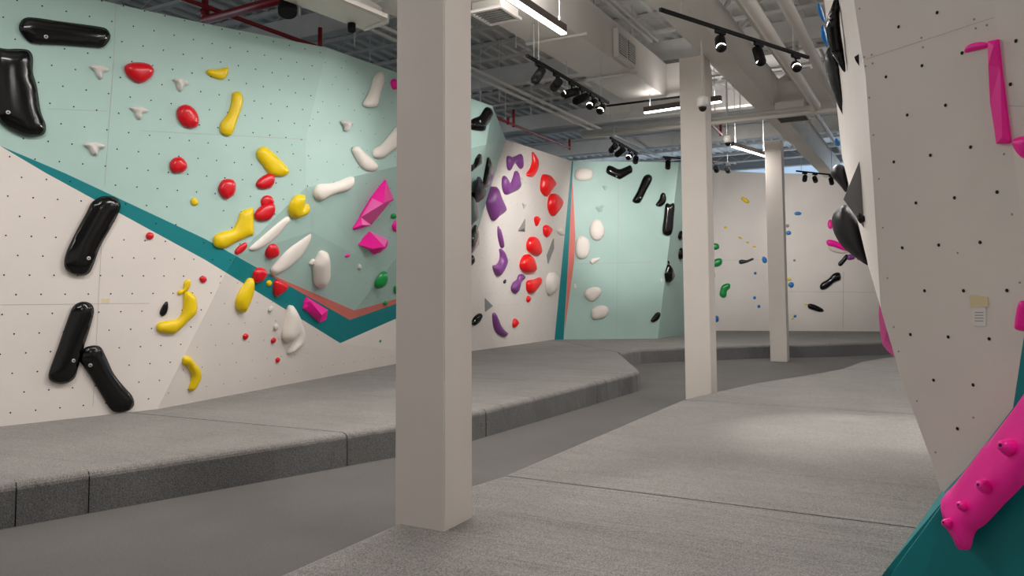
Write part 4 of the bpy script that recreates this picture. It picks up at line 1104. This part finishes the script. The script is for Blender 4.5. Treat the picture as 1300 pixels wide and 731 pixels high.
hold('h3', [(545, 195), (565, 178), (590, 178), (607, 198), (600, 230), (570, 285), (540, 345), (518, 378), (488, 382), (468, 368), (475, 345), (500, 300), (525, 240)], 'black', 'slanted long black hold on the mint back wall', .65, bolts=[(523, 341)])
hold('h3', [(668, 320), (682, 306), (700, 315), (708, 355), (695, 385), (670, 405), (645, 404), (633, 390), (650, 365), (662, 345)], 'black', 'kidney-shaped small black hold on the mint back wall', .7)
hold('h3', [(700, 400), (715, 380), (735, 388), (755, 380), (768, 400), (762, 480), (755, 570), (740, 605), (710, 613), (685, 598), (682, 560), (692, 480)], 'black', 'upright long black hold on the mint back wall', .65)
hold('h4', [(786, 145), (800, 160), (818, 220), (805, 255), (790, 275), (772, 262), (766, 215), (775, 175)], 'black', 'black leaf-shaped hold at the fold of the mint wall', .7)
hold('h4', [(776, 122), (782, 118), (788, 132), (782, 142)], 'black', 'tiny black hold above the leaf-shaped one', .8)
hold('h4', [(655, 540), (675, 510), (695, 488), (718, 486), (722, 510), (705, 540), (675, 556), (658, 552)], 'black', 'black hold low on the mint wall near the mat', .7)
hold('h4', [(862, 50), (870, 30), (880, 30), (882, 100), (865, 108), (858, 85)], 'black', 'black hold edge beside the middle column, lower one', .7)
hold('h3', [(797, 620), (806, 590), (820, 580), (822, 640), (805, 642)], 'black', 'black hold edge beside the middle column, upper one', .7)
# --- white back wall
def small(cr, c, w, h_, ang, mt, label, hh=.7):
    pts_ = []
    for k in range(8):
        a = k*PI/4; x = math.cos(a)*w/2*(1.0+.08*math.sin(3*a)); y = math.sin(a)*h_/2
        pts_.append((c[0]+x*math.cos(ang)-y*math.sin(ang), c[1]+x*math.sin(ang)+y*math.cos(ang)))
    hold(cr, pts_, mt, label, hh, res=4)
hold('h5', [(148, 115), (160, 110), (185, 125), (186, 136), (175, 138), (155, 125)], 'yellow', 'yellow bar hold at the top of the white back wall', .7, res=5)
small('h5', (77, 250), 18, 10, .3, 'yellow', 'small yellow hold, first of the slanting row')
small('h5', (145, 299), 20, 8, .5, 'yellow', 'small yellow hold, second of the slanting row')
small('h5', (179, 320), 18, 7, .3, 'yellow', 'small yellow hold, third of the slanting row')
small('h5', (211, 339), 18, 8, .2, 'yellow', 'small yellow hold, fourth of the slanting row')
hold('h5', [(14, 330), (30, 324), (45, 330), (48, 345), (35, 354), (14, 352)], 'green', 'green hold topmost beside the middle column', .7, res=5)
hold('h5', [(14, 410), (35, 396), (55, 395), (62, 408), (55, 425), (35, 433), (14, 428)], 'green', 'green hold second beside the middle column', .7, res=5)
hold('h5', [(16, 455), (26, 455), (28, 480), (24, 495), (16, 490)], 'green', 'green hold edge below the second one', .7, res=5)
hold('h5', [(52, 545), (60, 522), (78, 512), (96, 512), (98, 530), (84, 545), (80, 570), (65, 577), (50, 565)], 'green', 'bean-shaped green hold on the white back wall', .75, res=6)
hold('h5', [(138, 408), (150, 400), (175, 402), (200, 393), (208, 398), (195, 406), (165, 417), (145, 420)], 'blackm', 'slim black hold on the white back wall left of the far column', .8, res=6)
small('h5', (258, 401), 22, 32, -.3, 'blue', 'blue hold touching the far column on its left')
small('h5', (215, 463), 13, 13, 0, 'blue', 'small blue hold below the slim black hold')
small('h5', (212, 577), 14, 15, 0, 'blue', 'small blue hold, upper one of the low pair')
small('h5', (232, 617), 14, 15, 0, 'blue', 'small blue hold, lower one of the low pair')
small('h5', (36, 675), 20, 30, 0, 'blue', 'blue hold low beside the middle column')
small('h6', (84, 186), 34, 17, 0, 'blue', 'blue hold highest right of the far column')
small('h6', (41, 276), 24, 20, 0, 'blue', 'blue hold right of the far column at mid height')
small('h6', (36, 243), 16, 16, 0, 'greyh', 'small grey-blue hold above the mid blue one')
small('h6', (68, 404), 12, 12, 0, 'greyh', 'small grey dot hold right of the far column')
small('h6', (53, 517), 26, 26, .5, 'blue', 'blue hold under a small yellow one')
small('h6', (43, 492), 22, 14, .1, 'yellow', 'small yellow hold on top of a blue one')
small('h6', (71, 663), 14, 12, 0, 'blue', 'tiny blue hold near the mat')
small('h6', (61, 674), 16, 8, -.6, 'yellow', 'tiny yellow hold near the mat')
hold('h6', [(186, 525), (195, 508), (225, 490), (250, 465), (275, 460), (283, 475), (280, 495), (255, 505), (225, 530), (205, 540), (190, 538)], 'black', 'largest black hold on the white back wall', .7, res=7)
hold('h6', [(272, 415), (288, 398), (305, 378), (316, 380), (315, 395), (300, 415), (285, 430), (273, 428)], 'black', 'small black hold above the largest one', .7, res=6)
hold('h6', [(130, 610), (145, 605), (175, 615), (200, 630), (203, 640), (185, 643), (155, 635), (133, 625)], 'black', 'slim tilted black hold low on the back wall', .7, res=6)
small('h6', (121, 608), 18, 5, 0, 'yellow', 'thin yellow hold tip beside the slim black hold')
hold('h6', [(218, 312), (240, 308), (280, 322), (310, 345), (330, 362), (300, 358), (255, 342), (222, 333)], 'pink', 'long pink hold behind the large dark volume', .7, res=6)
hold('h6', [(225, 340), (260, 345), (300, 358), (322, 366), (285, 372), (240, 362)], 'paleh', 'pale lower half hold under the long pink one', .5, res=5)
hold('h6', [(315, 378), (330, 376), (348, 388), (345, 398), (325, 402), (312, 396)], 'purple', 'small lilac hold beside the small black one', .7, res=5)
small('h6', (235, 236), 26, 44, 0, 'pink', 'round pink hold behind the large dark volume')
small('h6', (368, 396), 20, 14, 0, 'pink', 'small pink hold below the large dark volume')
# --- holds on the near right wall
h_ = cast(1200, 100)
hold('d2', [(712, 160), (748, 152), (760, 260), (796, 545), (790, 555), (745, 556), (738, 500), (722, 400), (714, 250)], 'pink', 'long straight pink bar hold on the near right wall', .9, sharp=True, apex=[(735, 175, 1.0), (768, 530, 1.2)], lift=.6)
hold('d2', [(622, 190), (640, 172), (680, 162), (710, 165), (714, 180), (690, 190), (650, 198), (626, 203)], 'pink', 'short pink hold at the top end of the pink bar', .9)
hold('d2', [(805, 550), (825, 532), (870, 528), (880, 560), (875, 612), (845, 610), (820, 585)], 'pink', 'pink hold cut by the right edge, beside the end of the bar', .7)
hold('d3', [(712, 482), (735, 478), (750, 500), (745, 568), (705, 570), (699, 550)], 'pink', 'small pink hold at the right edge above the teal panel', .7)
big = plane3(N[6], e5, tb)
bigh = hold('d4', [(310, 470), (325, 452), (390, 368), (475, 262), (556, 156), (595, 105), (680, 10), (700, 240), (600, 375), (500, 480), (440, 545), (402, 575), (385, 630), (365, 636), (345, 600), (325, 565), (308, 510)][::-1], 'pink', 'big bright pink hold with knobs, covering the edge of the teal panel', .42, 4.0, bolts=(), plane=Plane(N[6].lerp(e5, .5)+R1.n*.03, R1.n+Plane(tb, (e5-N[6]).cross(tb-N[6])).n), lift=.5)
for (x, y, s, ang) in ((545, 292, 30, 0), (462, 425, 25, 0), (388, 492, 20, 0), (338, 552, 20, 0)):
    q = topx('d4', [(x, y)])[0]
    ok, lo_, no_, _ = o_ray(bigh.data, ORG-bigh.location, ray(*q).normalized())
    if ok:
        no_ = (no_-ray(*q).normalized()*.8).normalized(); b0 = bigh.location+lo_; rr = s*.0010
        kb = tube('knob', [b0-no_*.02, b0+no_*rr*.5, b0+no_*rr*1.5, b0+no_*rr*1.9], [rr*1.25, rr*1.1, rr*.75, rr*.35], M['pink'], None, 9)
        adopt(bigh, kb)
        kd = tube('bolt_hole', [b0+no_*rr*1.905, b0+no_*rr*1.93], rr*.22, M['hole'], None, 8); kd.parent = kb
        kd.matrix_parent_inverse = bigh.matrix_world.inverted() if False else Matrix.Translation(-Vector(bigh.location))@Matrix.Translation(Vector((0, 0, 0)))
        kd.matrix_parent_inverse = Matrix.Identity(4)

# --- big volumes on the narrow side of the right wall, seen edge-on
def side_hold(pts, at, mt, label, h=2.2, p=2.0, sharp=False, apex=None, dd=0.0, res=7):
    hh = cast(*at); d = (hh[1]-ORG).dot(FWD)+dd
    c = atd(at[0], at[1], d)
    r = ray(*at); n = -r.normalized()
    return hold('px', pts, mt, label, h, p, plane=Plane(c, n), sharp=sharp, apex=apex, lift=.25, res=res, name='climbing_volume')
side_hold([(1058.3, 0), (1063.6, -30), (1066, 0), (1066.6, 32), (1073.6, 90), (1062.7, 78.3), (1055.6, 65.8), (1051.1, 53.4), (1049, 41), (1048.5, 32), (1051.1, 19.6)], (1070, 50), 'black', 'glossy black volume highest on the edge of the right wall', 2.4)
side_hold([(1052, 60), (1048, 68), (1046.5, 76), (1048, 86), (1051, 100), (1055.6, 114), (1062, 130), (1074, 152), (1074.5, 135), (1072.5, 107), (1071, 90), (1062, 74), (1056, 63)], (1073, 110), 'blackm', 'speckled dark volume under the glossy black one', 2.4, dd=.5)
side_hold([(1037, 7), (1040, 4), (1044, 12), (1047.5, 26), (1048, 30), (1043, 25), (1039, 17)], (1052, 15), 'blue', 'upper blue hold at the top edge of the right wall', 1.5, dd=.6)
side_hold([(1042.2, 34), (1044.9, 32), (1047.6, 38), (1050, 48), (1050.5, 61), (1046.7, 55), (1043, 50), (1041.7, 41)], (1056, 45), 'blue', 'lower blue hold at the top edge of the right wall', 1.5, dd=.6)
side_hold([(1059.5, 177), (1062.5, 175.5), (1066, 180), (1066, 185), (1061.5, 184)], (1073, 181), 'blue', 'small blue hold on the right wall edge above the dark round volume', 1.0)
side_hold([(1054.4, 218.4), (1058, 211.4), (1065, 208.4), (1072, 211.4), (1075.5, 222), (1077, 234.6), (1074, 244), (1068.4, 238), (1061.4, 230), (1055.6, 224)], (1078, 225), 'blackm', 'dark round glossy volume behind the grey triangle', 1.6, dd=.3)
side_hold([(1071.9, 260), (1062.5, 266), (1057.4, 273), (1056, 282), (1059, 296), (1067, 310), (1076.5, 319.5), (1090.5, 330), (1103, 337), (1100, 324), (1092, 290), (1080, 266)], (1094, 300), 'blackm', 'large dark smooth volume below the grey triangle', 1.3, dd=.15)
side_hold([(1091, 204.4), (1101, 295), (1070.7, 253)], (1096, 250), 'volgrey', 'flat grey triangular volume with a small black knob', .6, sharp=True, apex=[(1084, 252, .25)], dd=-.25)
side_hold([(1088, 272), (1092, 270.5), (1098, 275), (1098, 281), (1093, 284), (1088.5, 279)], (1096, 277), 'black', 'small black knob fixed on the grey triangle', 1.2, dd=-.93)
side_hold([(1090.5, 68.5), (1084.4, 72), (1086, 77), (1091, 84)], (1091, 76), 'black', 'small black hold on the corner of the right wall', .8, sharp=True, apex=[(1089, 76, .5)], dd=-.05)
side_hold([(1116.3, 384), (1125.4, 418), (1132, 441), (1140, 454), (1131, 449.5), (1125.4, 444), (1120.5, 437.5), (1117.2, 421), (1115.5, 400)], (1123, 392), 'pinkl', 'pale pink flat hold low behind the edge of the right wall', 1.2, sharp=True, apex=[(1123, 430, .9)], dd=.8)

# worn bright faces of the faceted pink holds
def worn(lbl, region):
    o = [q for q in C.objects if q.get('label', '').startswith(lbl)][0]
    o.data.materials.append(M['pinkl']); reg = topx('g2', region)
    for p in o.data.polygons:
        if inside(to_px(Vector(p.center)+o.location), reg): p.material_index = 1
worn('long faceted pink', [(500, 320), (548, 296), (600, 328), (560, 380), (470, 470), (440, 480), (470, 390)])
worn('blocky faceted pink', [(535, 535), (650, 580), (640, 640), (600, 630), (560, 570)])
